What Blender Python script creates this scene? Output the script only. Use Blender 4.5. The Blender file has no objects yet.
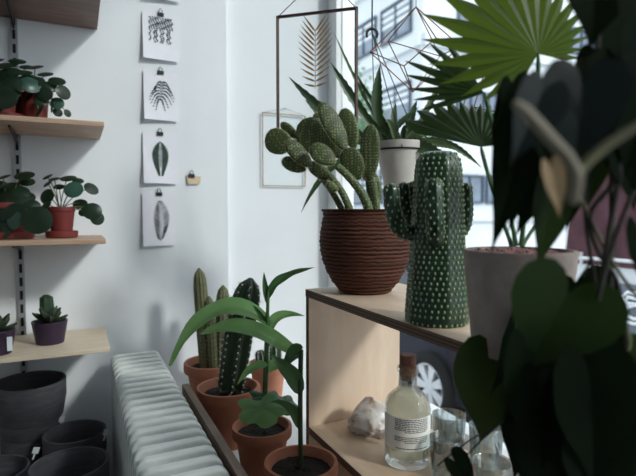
import bpy, math, random
from mathutils import Vector, Matrix
V = Vector; PI = math.pi; R_ = math.radians
rnd = random.Random(7)
COL = bpy.context.scene.collection
# ---------------------------------------------------------------- camera frame (used to place things by ray + real plane)
F = 511.0; YAW = R_(25.2); PIT = math.atan(26/511); EYE = 1.45
fw = V((math.sin(YAW)*math.cos(PIT), math.cos(YAW)*math.cos(PIT), -math.sin(PIT)))
rt = V((math.cos(YAW), -math.sin(YAW), 0))
up = V((math.sin(YAW)*math.sin(PIT), math.cos(YAW)*math.sin(PIT), math.cos(PIT)))
FH = V((math.sin(YAW), math.cos(YAW), 0)); UZ = V((0,0,1))
CAM = V((0,0,EYE))
def pt(px, py, X=None, Y=None, Z=None, D=None):
    d = fw + rt*((px-318)/F) + up*((238-py)/F)
    if X is not None: k = X/d.x
    elif Y is not None: k = Y/d.y
    elif Z is not None: k = (Z-EYE)/d.z
    else: k = D/d.dot(FH)
    return CAM + d*k

# ---------------------------------------------------------------- materials
def nmat(name):
    m = bpy.data.materials.new(name); m.use_nodes = True
    nt = m.node_tree; nt.nodes.clear()
    out = nt.nodes.new('ShaderNodeOutputMaterial')
    return m, nt, out
def bsdf(nt, col, rough=.5, metal=0, spec=.5, trans=0, ior=1.45, coat=0):
    b = nt.nodes.new('ShaderNodeBsdfPrincipled')
    b.inputs['Base Color'].default_value = (*col, 1)
    b.inputs['Roughness'].default_value = rough
    b.inputs['Metallic'].default_value = metal
    b.inputs['Specular IOR Level'].default_value = spec
    b.inputs['Transmission Weight'].default_value = trans
    b.inputs['IOR'].default_value = ior
    b.inputs['Coat Weight'].default_value = coat
    return b
def ramp(nt, fac, stops):
    r = nt.nodes.new('ShaderNodeValToRGB'); nt.links.new(fac, r.inputs['Fac'])
    e = r.color_ramp.elements
    while len(e) < len(stops): e.new(.5)
    for i, (p, c) in enumerate(stops): e[i].position = p; e[i].color = (*c, 1)
    return r.outputs['Color']
def coords(nt, scale=(1,1,1), which='Object', rot=(0,0,0)):
    t = nt.nodes.new('ShaderNodeTexCoord'); m = nt.nodes.new('ShaderNodeMapping')
    nt.links.new(t.outputs[which], m.inputs['Vector']); m.inputs['Scale'].default_value = scale
    m.inputs['Rotation'].default_value = rot
    return m.outputs['Vector']
def noise(nt, vec, scale=5, detail=4, rough=.55):
    n = nt.nodes.new('ShaderNodeTexNoise'); nt.links.new(vec, n.inputs['Vector'])
    n.inputs['Scale'].default_value = scale; n.inputs['Detail'].default_value = detail
    n.inputs['Roughness'].default_value = rough
    return n.outputs['Fac']
def bump(nt, b, h, s=.3, dist=.002):
    n = nt.nodes.new('ShaderNodeBump'); nt.links.new(h, n.inputs['Height'])
    n.inputs['Strength'].default_value = s; n.inputs['Distance'].default_value = dist
    nt.links.new(n.outputs['Normal'], b.inputs['Normal'])
def mix3(a, b, k): return tuple(a[i]*(1-k)+b[i]*k for i in range(3))
def plain(name, col, rough=.5, metal=0, var=.15, scale=30, spec=.5, coat=0, bmp=0, sc=(1,1,1)):
    m, nt, out = nmat(name); b = bsdf(nt, col, rough, metal, spec, coat=coat)
    v = coords(nt, sc); n = noise(nt, v, scale)
    c = ramp(nt, n, [(.3, tuple(x*(1-var) for x in col)), (.7, tuple(min(1, x*(1+var)) for x in col))])
    nt.links.new(c, b.inputs['Base Color'])
    if bmp: bump(nt, b, n, bmp)
    nt.links.new(b.outputs[0], out.inputs[0]); return m
def leafm(name, col, tcol, f=.4, rough=.4, var=.25, scale=25, spec=.5):
    m, nt, out = nmat(name); b = bsdf(nt, col, rough, spec=spec)
    v = coords(nt); n = noise(nt, v, scale)
    c = ramp(nt, n, [(.3, tuple(x*(1-var) for x in col)), (.7, tuple(x*(1+var) for x in col))])
    nt.links.new(c, b.inputs['Base Color'])
    t = nt.nodes.new('ShaderNodeBsdfTranslucent'); t.inputs['Color'].default_value = (*tcol, 1)
    mx = nt.nodes.new('ShaderNodeMixShader'); mx.inputs[0].default_value = f
    nt.links.new(b.outputs[0], mx.inputs[1]); nt.links.new(t.outputs[0], mx.inputs[2])
    nt.links.new(mx.outputs[0], out.inputs[0]); return m
def wood(name, a, b_, scale=4, stretch=(1,1,12), rough=.5, bmp=.15):
    m, nt, out = nmat(name); b = bsdf(nt, a, rough)
    v = coords(nt, stretch); n = noise(nt, v, scale, 6, .6)
    c = ramp(nt, n, [(.3, a), (.5, mix3(a, b_, .35)), (.72, b_)])
    nt.links.new(c, b.inputs['Base Color']); bump(nt, b, n, bmp, .001)
    nt.links.new(b.outputs[0], out.inputs[0]); return m
def ply_edge(name):
    m, nt, out = nmat(name); b = bsdf(nt, (.1,.06,.04), .7)
    w = nt.nodes.new('ShaderNodeTexWave'); w.wave_type = 'BANDS'; w.bands_direction = 'Z'
    nt.links.new(coords(nt), w.inputs['Vector']); w.inputs['Scale'].default_value = 55; w.inputs['Distortion'].default_value = .6
    c = ramp(nt, w.outputs['Fac'], [(.3, (.055,.032,.024)), (.7, (.17,.10,.065))])
    nt.links.new(c, b.inputs['Base Color']); nt.links.new(b.outputs[0], out.inputs[0]); return m
def thinglass(name, tint=(.96,.98,.98), refl=.07, blend=.25):
    m, nt, out = nmat(name)
    t = nt.nodes.new('ShaderNodeBsdfTransparent'); t.inputs['Color'].default_value = (*tint, 1)
    g = nt.nodes.new('ShaderNodeBsdfGlossy'); g.inputs['Roughness'].default_value = .02
    lw = nt.nodes.new('ShaderNodeLayerWeight'); lw.inputs['Blend'].default_value = blend
    mu = nt.nodes.new('ShaderNodeMath'); mu.operation = 'MULTIPLY_ADD'; nt.links.new(lw.outputs['Fresnel'], mu.inputs[0])
    mu.inputs[1].default_value = .6; mu.inputs[2].default_value = refl*.3
    mx = nt.nodes.new('ShaderNodeMixShader'); nt.links.new(mu.outputs[0], mx.inputs[0])
    nt.links.new(t.outputs[0], mx.inputs[1]); nt.links.new(g.outputs[0], mx.inputs[2])
    nt.links.new(mx.outputs[0], out.inputs[0]); return m
def dotted(name, col, dot, scale, thr=.2, rough=.5):
    m, nt, out = nmat(name); b = bsdf(nt, col, rough)
    v = coords(nt); vo = nt.nodes.new('ShaderNodeTexVoronoi'); nt.links.new(v, vo.inputs['Vector'])
    vo.inputs['Scale'].default_value = scale; vo.inputs['Randomness'].default_value = .3
    c = ramp(nt, vo.outputs['Distance'], [(thr*.6, dot), (thr, mix3(dot, col, .6)), (thr*1.7, col)])
    nt.links.new(c, b.inputs['Base Color']); bump(nt, b, vo.outputs['Distance'], .3, -.001)
    nt.links.new(b.outputs[0], out.inputs[0]); return m
M = {}
M['wall'] = plain('wall_paint', (.80,.83,.86), .85, var=.03, scale=3, bmp=.03)
M['ceil'] = plain('ceiling_paint', (.75,.75,.75), .9, var=.02)
M['floor'] = wood('floor_boards', (.16,.11,.08), (.26,.18,.12), 3, (1,10,1))
M['sill'] = plain('sill_paint', (.80,.81,.82), .35, var=.03, scale=8)
M['strip'] = wood('grey_wood', (.13,.085,.06), (.27,.19,.14), 8, (8,1,8))
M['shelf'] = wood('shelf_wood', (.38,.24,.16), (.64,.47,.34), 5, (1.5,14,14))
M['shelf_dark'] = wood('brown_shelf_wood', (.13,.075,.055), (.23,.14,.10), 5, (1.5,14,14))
M['shelf_lo'] = wood('birch_shelf_wood', (.62,.51,.38), (.76,.65,.5), 5, (1.5,14,14))
M['ply'] = wood('birch_ply', (.70,.54,.41), (.84,.69,.54), 3.5, (6,6,1.2), bmp=.05)
M['plytop'] = wood('birch_ply_top', (.58,.43,.31), (.76,.6,.46), 3.5, (8,1.5,8), bmp=.05)
M['plyedge'] = ply_edge('ply_edge')
M['steel'] = plain('grey_steel', (.45,.46,.48), .4, .6, .05)
M['black'] = plain('black_metal', (.012,.012,.015), .35, .3, .1)
M['dark'] = plain('slot_black', (.01,.01,.012), .8)
M['paper'] = plain('paper', (.82,.82,.88), .8, var=.02)
M['ink'] = plain('ink', (.03,.035,.045), .8, var=.3)
M['ink2'] = plain('ink_grey', (.25,.27,.31), .8, var=.3)
M['inkg'] = plain('ink_green', (.03,.06,.045), .8, var=.4)
M['beige'] = plain('beige_card', (.62,.50,.34), .8, var=.1)
M['rad'] = plain('radiator_enamel', (.80,.83,.80), .22, var=.03, scale=6, coat=.3)
M['terra'] = plain('terracotta', (.40,.155,.09), .75, var=.18, scale=14, bmp=.1)
M['terra2'] = plain('pale_terracotta', (.46,.20,.125), .8, var=.18, scale=14, bmp=.1)
M['redpot'] = plain('red_clay', (.17,.026,.022), .6, var=.15, scale=20)
M['purple'] = plain('purple_plastic', (.035,.018,.045), .45, var=.1)
M['blackpot'] = plain('charcoal_clay', (.07,.07,.08), .75, var=.3, scale=18, bmp=.2, sc=(1,1,6))
M['soil'] = plain('soil', (.016,.011,.009), .95, var=.7, scale=120, bmp=1)
M['concrete'] = plain('grey_concrete', (.30,.245,.22), .85, var=.2, scale=25, bmp=.3)
M['pebble'] = plain('pink_pebbles', (.30,.15,.14), .9, var=.6, scale=90, bmp=.8)
M['whitepot'] = plain('white_pot', (.60,.56,.52), .6, var=.08)
M['brown'] = None
m, nt, out = nmat('ribbed_brown_clay'); b = bsdf(nt, (.09,.035,.022), .75, spec=.25)
v = coords(nt, (1,1,1)); w = nt.nodes.new('ShaderNodeTexWave'); w.wave_type='BANDS'; w.bands_direction='Z'
nt.links.new(v, w.inputs['Vector']); w.inputs['Scale'].default_value = 38; w.inputs['Distortion'].default_value = 2.6; w.inputs['Detail'].default_value = 3; w.inputs['Detail Scale'].default_value = 2
n = noise(nt, coords(nt, (2,2,18)), 9, 5)
ad = nt.nodes.new('ShaderNodeMath'); ad.operation='ADD'; nt.links.new(w.outputs['Fac'], ad.inputs[0]); nt.links.new(n, ad.inputs[1])
nt.links.new(ramp(nt, ad.outputs[0], [(.35,(.016,.006,.004)),(.8,(.050,.016,.010)),(1.0,(.11,.042,.025))]), b.inputs['Base Color'])
bump(nt, b, ad.outputs[0], .55, .003); nt.links.new(b.outputs[0], out.inputs[0]); M['brown'] = m
M['pad'] = dotted('prickly_pad', (.045,.070,.020), (.24,.27,.11), 155, .26)
M['pad2'] = dotted('prickly_pad_light', (.075,.115,.038), (.32,.36,.17), 145, .26)
M['padrim'] = plain('pad_rim', (.26,.17,.06), .7, var=.4, scale=200)
M['spine'] = plain('spine', (.62,.58,.42), .7, var=.1)
M['areole'] = plain('areole', (.55,.45,.28), .8, var=.3)
M['spinew'] = plain('pale_spine', (.72,.72,.68), .7, var=.1)
M['ccer'] = plain('green_ceramic', (.008,.036,.017), .4, var=.2, scale=20, coat=.2)
M['cbump'] = plain('ceramic_bump', (.34,.42,.21), .35, var=.2, coat=.2)
M['cactL'] = plain('grey_green_cactus', (.12,.13,.065), .7, var=.2, scale=60)
M['cactD'] = plain('dark_cactus', (.022,.05,.024), .5, var=.3, scale=40)
M['pilea'] = leafm('pilea_leaf', (.014,.032,.017), (.03,.07,.02), .2, .35)
M['pilea2'] = leafm('pilea_leaf_blue', (.04,.10,.075), (.04,.08,.03), .2, .3)
M['pileastem'] = plain('pilea_stem', (.14,.15,.06), .6, var=.3)
M['succ'] = leafm('succulent_leaf', (.06,.085,.05), (.06,.09,.03), .15, .6, .4, 60)
M['aloe'] = leafm('aloe_leaf', (.06,.11,.045), (.12,.22,.08), .25, .4)
M['aloeL'] = leafm('pale_aloe_leaf', (.17,.24,.12), (.25,.32,.14), .35, .4)
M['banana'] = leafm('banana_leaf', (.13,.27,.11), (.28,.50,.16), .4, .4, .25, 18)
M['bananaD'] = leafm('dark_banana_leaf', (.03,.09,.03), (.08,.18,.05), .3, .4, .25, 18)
M['stemg'] = plain('green_stem', (.05,.12,.035), .5, var=.3)
M['stemd'] = plain('dark_green_stem', (.02,.045,.015), .5, var=.3)
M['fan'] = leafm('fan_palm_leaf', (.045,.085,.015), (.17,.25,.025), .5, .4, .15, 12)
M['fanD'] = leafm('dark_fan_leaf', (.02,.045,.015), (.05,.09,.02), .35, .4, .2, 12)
M['philo'] = leafm('backlit_climber_leaf', (.005,.010,.005), (.010,.020,.005), .25, .65, .3, 10, .04)  # shade of the backlit climber is put into its leaf colours
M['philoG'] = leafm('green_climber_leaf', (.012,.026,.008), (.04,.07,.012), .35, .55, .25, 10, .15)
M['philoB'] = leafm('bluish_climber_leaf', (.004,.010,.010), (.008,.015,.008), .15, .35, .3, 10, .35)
M['dry'] = leafm('dry_leaf', (.30,.21,.12), (.25,.17,.08), .3, .7)
M['vine'] = plain('dark_vine', (.022,.020,.013), .7, var=.3)
M['vineL'] = plain('pale_vine', (.22,.20,.15), .7, var=.2)
M['vineG'] = plain('olive_vine', (.10,.10,.05), .7, var=.3)
M['copper'] = plain('copper', (.22,.085,.05), .4, .6, .2)
M['brass'] = plain('brass', (.30,.19,.10), .5, .3, .1)
M['frame'] = plain('bronze_frame', (.05,.024,.017), .45, .4, .2)
M['gold'] = leafm('golden_dry_frond', (.36,.21,.11), (.4,.24,.12), .3, .6, .3)
M['cord'] = plain('dark_cord', (.04,.05,.06), .8)
M['pane'] = thinglass('clear_glass')
M['winglass'] = thinglass('window_glass', (.96,.985,.985), .03, .06)
M['frameglass'] = thinglass('frame_glass', (.99,1,1), .02, .05)
M['tumbler'] = thinglass('tumbler_glass', (.90,.97,.98), .55, .42)
M['bottle'] = thinglass('bottle_glass', (.97,.98,.97), .15, .2)
m, nt, out = nmat('pale_liquid'); b = nt.nodes.new('ShaderNodeBsdfTranslucent'); b.inputs['Color'].default_value=(.98,.95,.84,1)
t=nt.nodes.new('ShaderNodeBsdfTransparent'); t.inputs['Color'].default_value=(.97,.95,.84,1); mx=nt.nodes.new('ShaderNodeMixShader'); mx.inputs[0].default_value=.38
nt.links.new(b.outputs[0],mx.inputs[1]); nt.links.new(t.outputs[0],mx.inputs[2]); nt.links.new(mx.outputs[0], out.inputs[0]); M['liquid'] = m
M['label'] = plain('frosted_label', (.86,.86,.82), .6, var=.02)
M['text'] = plain('label_ink', (.06,.06,.06), .7)
M['cork'] = plain('cork', (.26,.14,.08), .8, var=.35, scale=120, bmp=.3)
M['corktop'] = plain('brown_stopper', (.15,.055,.035), .5, var=.2)
m, nt, out = nmat('quartz'); b = bsdf(nt, (.62,.55,.50), .35, trans=.15, ior=1.5)
n = noise(nt, coords(nt), 28, 6); nt.links.new(ramp(nt, n, [(.33,(.30,.19,.13)),(.43,(.66,.60,.55)),(.6,(.88,.86,.86))]), b.inputs['Base Color'])
bump(nt, b, n, .6, .004); nt.links.new(b.outputs[0], out.inputs[0]); M['quartz'] = m
M['tag'] = plain('white_tag', (.75,.78,.82), .5, var=.02)
M['facade'] = plain('white_facade', (.60,.64,.68), .8, var=.05, scale=.6)
M['facade2'] = plain('grey_facade', (.30,.34,.38), .8, var=.1, scale=.6)
M['facwin'] = plain('facade_window_glass', (.16,.20,.26), .15, var=.25, scale=1.5)
M['facframe'] = plain('facade_window_frame', (.05,.08,.13), .5)
M['blind'] = plain('blind', (.62,.66,.70), .6, var=.05)
M['street'] = plain('street', (.45,.46,.48), .85, var=.2, scale=1.5)
M['pave'] = plain('pavement', (.6,.6,.6), .85, var=.15, scale=2)
M['tree'] = leafm('tree_leaf', (.10,.22,.12), (.2,.35,.15), .4, .6, .3, 3)
M['bark'] = plain('bark', (.1,.07,.05), .9, var=.3)
M['navy'] = plain('navy_car_paint', (.006,.008,.018), .5, var=.1, spec=.15)
M['carglass'] = plain('car_glass', (.03,.035,.05), .08)
M['tyre'] = plain('tyre', (.006,.006,.007), .9, spec=.15)
M['alloy'] = plain('alloy', (.62,.63,.66), .35, .3, .1)
M['vanw'] = plain('white_van_paint', (.55,.58,.62), .3, var=.03, scale=2, coat=.4)
M['vanb'] = plain('blue_grey_van_panel', (.10,.12,.16), .35, var=.1, scale=2)
M['vanglass'] = plain('van_glass', (.075,.03,.04), .45, var=.5, scale=4, spec=.15)
M['bluecloth'] = plain('blue_cloth', (.02,.09,.15), .7, var=.4, scale=6)
M['bench'] = wood('bench_wood', (.12,.08,.06), (.2,.14,.1), 4, (10,1,1))

# ---------------------------------------------------------------- mesh building
class MB:
    def __init__(s): s.v = []; s.f = []; s.m = []; s.k = 0
    def add(s, vs, fs, k=None):
        o = len(s.v); s.v += [tuple(x) for x in vs]
        for f in fs: s.f.append([i+o for i in f]); s.m.append(s.k if k is None else k)
        return s
    def box(s, a, b, k=None):
        x0,y0,z0 = a; x1,y1,z1 = b
        vs = [(x0,y0,z0),(x1,y0,z0),(x1,y1,z0),(x0,y1,z0),(x0,y0,z1),(x1,y0,z1),(x1,y1,z1),(x0,y1,z1)]
        return s.add(vs, [(0,3,2,1),(4,5,6,7),(0,1,5,4),(1,2,6,5),(2,3,7,6),(3,0,4,7)], k)
    def prism(s, poly, ax, t, k=None):     # poly: list of 3D points, extruded by vector t
        n = len(poly); t = V(t); vs = [V(p) for p in poly] + [V(p)+t for p in poly]
        fs = [list(range(n))[::-1], list(range(n, 2*n))] + [(i, (i+1)%n, n+(i+1)%n, n+i) for i in range(n)]
        return s.add(vs, fs, k)
    def lathe(s, prof, n=40, c=(0,0,0), k=None, rib=0, ribd=0, wob=0, ph=0):
        c = V(c); vs = []; fs = []
        for r, z in prof:
            for i in range(n):
                a = 2*PI*i/n
                q = r*(1 + ribd*math.cos(rib*a+ph)) if rib else r
                if wob: q *= 1 + wob*math.sin(a*3+z*60)
                vs.append(c + V((q*math.cos(a), q*math.sin(a), z)))
        for j in range(len(prof)-1):
            for i in range(n):
                i2 = (i+1) % n
                fs.append((j*n+i, j*n+i2, (j+1)*n+i2, (j+1)*n+i))
        if prof[0][0] > 1e-5: fs.append(list(range(n))[::-1])
        if prof[-1][0] > 1e-5 and not getattr(s, 'open', False): fs.append([(len(prof)-1)*n+i for i in range(n)])
        return s.add(vs, fs, k)
    def tube(s, pts, rad, n=8, k=None, caps=True, rib=0, ribd=0, sq=0):
        pts = [V(p) for p in pts]; N = len(pts)
        if not hasattr(rad, '__len__'): rad = [rad]*N
        T = []
        for i in range(N):
            t = pts[min(i+1, N-1)] - pts[max(i-1, 0)]
            T.append(t.normalized() if t.length > 1e-9 else V((0,0,1)))
        a = V((1,0,0)) if abs(T[0].x) < .8 else V((0,1,0))
        u = (a - T[0]*a.dot(T[0])).normalized(); vs = []
        for i in range(N):
            u = (u - T[i]*u.dot(T[i])).normalized(); w = T[i].cross(u)
            for j in range(n):
                an = 2*PI*j/n + sq; q = rad[i]*(1 + ribd*math.cos(rib*an)) if rib else rad[i]
                vs.append(pts[i] + u*math.cos(an)*q + w*math.sin(an)*q)
        fs = [(i*n+j, i*n+(j+1)%n, (i+1)*n+(j+1)%n, (i+1)*n+j) for i in range(N-1) for j in range(n)]
        if caps: fs += [list(range(n))[::-1], [(N-1)*n+j for j in range(n)]]
        return s.add(vs, fs, k)
    def ball(s, c, r, n=6, m=4, k=None, ax=None):   # ax: 3x3 axes matrix
        c = V(c); vs = []; fs = []
        r = r if hasattr(r, '__len__') else (r, r, r)
        for j in range(m+1):
            th = PI*j/m
            for i in range(n):
                a = 2*PI*i/n
                p = V((r[0]*math.sin(th)*math.cos(a), r[1]*math.sin(th)*math.sin(a), r[2]*math.cos(th)))
                if ax: p = ax @ p
                vs.append(c+p)
        fs = [(j*n+i, (j+1)*n+i, (j+1)*n+(i+1)%n, j*n+(i+1)%n) for j in range(m) for i in range(n)]
        return s.add(vs, fs, k)
    def ribbon(s, spine, wid, nrm, fold=.15, nx=4, k=None, th=0, wave=0):
        sp = [V(p) for p in spine]; N = len(sp); vs = []; nrm = V(nrm)
        for i in range(N):
            t = (sp[min(i+1,N-1)] - sp[max(i-1,0)]).normalized()
            sd = t.cross(nrm).normalized(); nn = sd.cross(t).normalized()
            for j in range(nx+1):
                q = 2*j/nx - 1
                wv = wave*math.sin(i*1.3 + (j>nx/2)*2)*abs(q)
                vs.append(sp[i] + sd*q*wid[i] + nn*((abs(q)-.5)*fold*wid[i] + wv))
        a = nx+1
        fs = [(i*a+j, i*a+j+1, (i+1)*a+j+1, (i+1)*a+j) for i in range(N-1) for j in range(nx)]
        if th:
            off = [V(v) for v in vs]; nv = len(vs)
            vs2 = [p - nrm.normalized()*th*(1-abs(2*(i%a)/nx-1)) for i, p in enumerate(off)]
            vs = vs + vs2; fs = fs + [tuple(x+nv for x in f[::-1]) for f in fs]
        return s.add(vs, fs, k)
    def build(s, name, mats, parent=None, smooth=True, ang=40, loc=None):
        me = bpy.data.meshes.new(name)
        vs = s.v
        if loc is not None: L = V(loc); vs = [tuple(V(p)-L) for p in vs]
        me.from_pydata(vs, [], s.f)
        if not isinstance(mats, (list, tuple)): mats = [mats]
        for q in mats: me.materials.append(M[q] if isinstance(q, str) else q)
        me.polygons.foreach_set('material_index', s.m)
        me.validate(); me.update()
        if smooth:
            me.shade_smooth()
            if ang: me.set_sharp_from_angle(angle=R_(ang))
        o = bpy.data.objects.new(name, me); COL.objects.link(o)
        if loc is not None and parent is None: o.location = loc
        if parent is not None: o.parent = parent
        return o
def recalc(o):
    import bmesh
    bm = bmesh.new(); bm.from_mesh(o.data); bmesh.ops.recalc_face_normals(bm, faces=bm.faces); bm.to_mesh(o.data); bm.free(); return o
def bev(o, w=.002, seg=2):
    md = o.modifiers.new('bevel', 'BEVEL'); md.width = w; md.segments = seg; md.limit_method = 'ANGLE'; md.angle_limit = R_(40); return o
def sub(o, n=1):
    md = o.modifiers.new('subdiv', 'SUBSURF'); md.levels = n; md.render_levels = n; return o
def tag(o, label=None, cat=None, group=None, kind=None):
    if label: o['label'] = label
    if cat: o['category'] = cat
    if group: o['group'] = group
    if kind: o['kind'] = kind
    return o
def thing(name, label, cat, loc=(0,0,0), rz=0, group=None):
    o = bpy.data.objects.new(name, None); COL.objects.link(o); o.empty_display_size = .05
    o.location = loc; o.rotation_euler = (0,0,rz)
    return tag(o, label, cat, group)
def struct(name, mb, mat, smooth=False):
    return tag(mb.build(name, mat, smooth=smooth), kind='structure')
def bez(p, n=10):
    p = [V(q) for q in p]; out = []
    for i in range(n+1):
        t = i/n; q = list(p)
        while len(q) > 1: q = [q[j].lerp(q[j+1], t) for j in range(len(q)-1)]
        out.append(q[0])
    return out
def W(f, n):  return [f(i/(n)) for i in range(n+1)]
lance = lambda w, a=.6, b=.9: (lambda t: w*max(.02, (math.sin(PI*min(1, t**a))**b)))
def heart(mb, base, tip, nrm, w, cup=.12, droop=.1, k=None):
    base = V(base); tip = V(tip); d = tip-base; L = d.length; d.normalize()
    nrm = V(nrm); nrm = (nrm - d*nrm.dot(d)).normalized(); sd = d.cross(nrm)
    n = 28; rings = 5; vs = []; fs = []
    cx, cy = 0, .26
    for r in range(1, rings+1):
        q = r/rings
        for i in range(n):
            t = 2*PI*i/n
            x = math.sin(t)**3; y = (5 - (13*math.cos(t)-5*math.cos(2*t)-2*math.cos(3*t)-math.cos(4*t)))/22
            x = x*q; y = cy + (y-cy)*q
            z = cup*abs(x)*w*.5*2 - droop*L*y*y + .012*L*math.sin(y*22)*abs(x)
            vs.append(base + sd*x*w*.5 + d*y*L + nrm*z)
    vs.append(base + d*cy*L - nrm*droop*L*cy*cy)
    c = len(vs)-1
    for i in range(n): fs.append((c, i, (i+1)%n))
    for r in range(rings-1):
        for i in range(n): fs.append((r*n+i, (r+1)*n+i, (r+1)*n+(i+1)%n, r*n+(i+1)%n))
    return mb.add(vs, fs, k)
def disc(mb, c, nrm, r, dome=.15, ell=1, k=None):
    nrm = V(nrm).normalized(); a = V((0,0,1)) if abs(nrm.z) < .9 else V((1,0,0))
    u = nrm.cross(a).normalized(); w = nrm.cross(u); c = V(c); vs = [c]; fs = []; n = 18
    for q in (.4, .75, 1):
        for i in range(n):
            t = 2*PI*i/n; vs.append(c + u*r*q*math.cos(t) + w*r*q*math.sin(t)*ell - nrm*dome*r*q*q)
    for i in range(n): fs.append((0, 1+i, 1+(i+1)%n))
    for j in range(2):
        for i in range(n): fs.append((1+j*n+i, 1+(j+1)*n+i, 1+(j+1)*n+(i+1)%n, 1+j*n+(i+1)%n))
    return mb.add(vs, fs, k)
# ================================================================ THE SETTING
WY = 1.75
struct('floor', MB().box((-2.4,-2.2,-.06),(1.0,2.0,0)), 'floor')
struct('ceiling', MB().box((-2.4,-2.2,3.6),(1.0,2.0,3.7)), 'ceil')
struct('wall_back', MB().box((-2.2,WY,0),(.476,WY+.2,3.6)), 'wall')
struct('wall_back_niche', MB().box((.476,WY+.04,0),(1.0,WY+.2,3.6)), 'wall')
struct('wall_left', MB().box((-2.4,-2.2,0),(-2.2,2.0,3.6)), 'wall')
struct('wall_front', MB().box((-2.2,-2.2,0),(1.0,-2.0,3.6)), 'wall')
struct('wall_right_top', MB().box((.87,-2.0,3.22),(1.0,WY+.04,3.6)), 'wall')
struct('wall_right_pier', MB().box((.87,-2.0,.84),(1.0,-1.6,3.22)), 'wall')
struct('wall_right_low', MB().box((.257,-2.0,0),(1.0,WY,.81)), 'wall')
sl = MB(); sl.prism([(.257,-2.0,.81),(1.0,-2.0,.81),(1.0,WY+.04,.81),(.477,WY+.04,.81),(.477,WY,.81),(.257,WY,.81)], 0, (0,0,.03))
struct('trim_1', sl, 'sill')
struct('trim_2', MB().box((.236,-2.0,.70),(.252,1.33,1.004)), 'strip')
wf = MB()
wf.box((.885,WY-.03,.84),(.935,WY+.04,3.22)); wf.box((.885,-1.6,.84),(.935,-1.54,3.22))
wf.box((.885,-1.54,.84),(.935,WY-.03,.885)); wf.box((.885,-1.54,3.16),(.935,WY-.03,3.22)); wf.box((.885,-.36,.885),(.935,-.30,3.16))
win = struct('window_1', wf, 'sill')
MB().box((.905,-1.54,.885),(.911,WY-.03,3.16)).build('pane', 'winglass', win, smooth=False)

# ================================================================ WALL SHELVES
XR = -.155
def shelf(name, zt, xr, yf, mat, label, th=.0135, edge=None):
    r = thing(name, label, 'shelf', (0, WY, zt), group='wall shelves')
    bev(MB().box((-.95, yf-WY, -th), (xr, -.004, 0)).build('board', mat, r, smooth=False), .0015)
    for x in (XR,):
        b = MB(); b.prism([(x-.002,-.013,-th-.001),(x-.002,-.20,-th-.001),(x-.002,-.20,-th-.008),(x-.002,-.04,-th-.022),(x-.002,-.013,-th-.032)], 0, (.004,0,0))
        b.build('bracket', 'black', r, smooth=False)
    return r
S1, S2, S3, S4 = EYE+.585, EYE+.240, EYE-.072, EYE-.366
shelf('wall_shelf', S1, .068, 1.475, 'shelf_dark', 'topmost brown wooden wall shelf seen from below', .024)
shelf('wall_shelf', S2, .070, 1.485, 'shelf', 'second wall shelf from the top, holding leafy plants in red pots')
shelf('wall_shelf', S3, .068, 1.485, 'shelf', 'third wall shelf from the top, with the red pot on a saucer')
shelf('wall_shelf', S4, .072, 1.475, 'shelf_lo', 'lowest pale wall shelf, with the small purple pots', .012)
for x, lb in ((XR, 'slotted metal shelf rail screwed to the wall behind the shelf plants'),):
    r = thing('shelf_rail', lb, 'shelf rail', (x, WY-.001, .6), group=None)
    MB().box((-.009,-.012,0),(.009,0,1.9)).build('channel', 'steel', r, smooth=False)
    s = MB()
    for i in range(46): s.box((-.004,-.0128,.03+i*.04),(.004,-.0118,.056+i*.04))
    s.build('slots', 'dark', r, smooth=False)

# ================================================================ PRINTS ON THE WALL
def clip(p, label):
    r = thing('binder_clip', label, 'clip', p, group='clips pinned to the wall')
    c = MB(); c.prism([(-.010,-.006,-.006),(-.010,-.0005,-.006),(-.010,-.002,.006),(-.010,-.0045,.006)], 0, (.020,0,0)); c.build('jaw','black',r,smooth=False)
    h = MB(); h.tube([(-.005,-.004,.004),(-.005,-.003,.014),(0,-.003,.019),(.005,-.003,.014),(.005,-.004,.004)], .0011, 6); h.build('handle','black',r)
def drawing_1(g):     # hanging strands of small leaves
    for s in range(11):
        x = .2+.6*s/10; L = .28+.36*abs(math.sin(s*2.1+1))
        for i in range(int(L*34)):
            g((x+.02*math.sin(i*1.3+s), .9-i/36.), .032, .017, i*.9+s, 0 if (i*s+i)%4<2 else 1)
def drawing_2(g):     # big split leaf with curved lobes
    for s in (-1,1):
        for j in range(7):
            L = (.22,.31,.36,.35,.30,.22,.13)[j]*(1.0 if s>0 else .92); x0, y0 = .54-.012*j, .76-.055*j
            for t in range(9):
                q = t/8; g((x0+s*L*q, y0+.10*math.sin(PI*q*.6)*(1-j*.12)-.24*q*q), .046, .030*(1.1-.7*q), -s*(.9*q), 1 if (t in (0,1) or (t+j)%5==0) else 0)
def drawing_3(g):     # one broad pointed leaf
    for i in range(30):
        t = i/29; w = .25*math.sin(PI*min(1,(t**1.25*.90+.08)))**.75
        for s in (-1,1):
            g((.5+s*w*.56, .82-.66*(1-t)), w*.52, .020, s*.5, 2)
    for i in range(14): g((.5, .34+.03*i), .030+.04*math.sin(PI*i/13), .018, 0, 1)
def drawing_4(g):     # feathery frond
    for i in range(19):
        t = i/18; w = .34*math.sin(PI*(t*.82+.12))**.8
        for s in (-1,1): g((.52+s*w*.40+.05*math.sin(t*3), .14+.70*t), w*.46, .019, s*.75, 1 if (i*3+s)%7<2 else 0)
    for i in range(24): g((.52+.05*math.sin(i/24*3), .10+.78*i/24), .008, .03, 0, 0)
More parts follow.
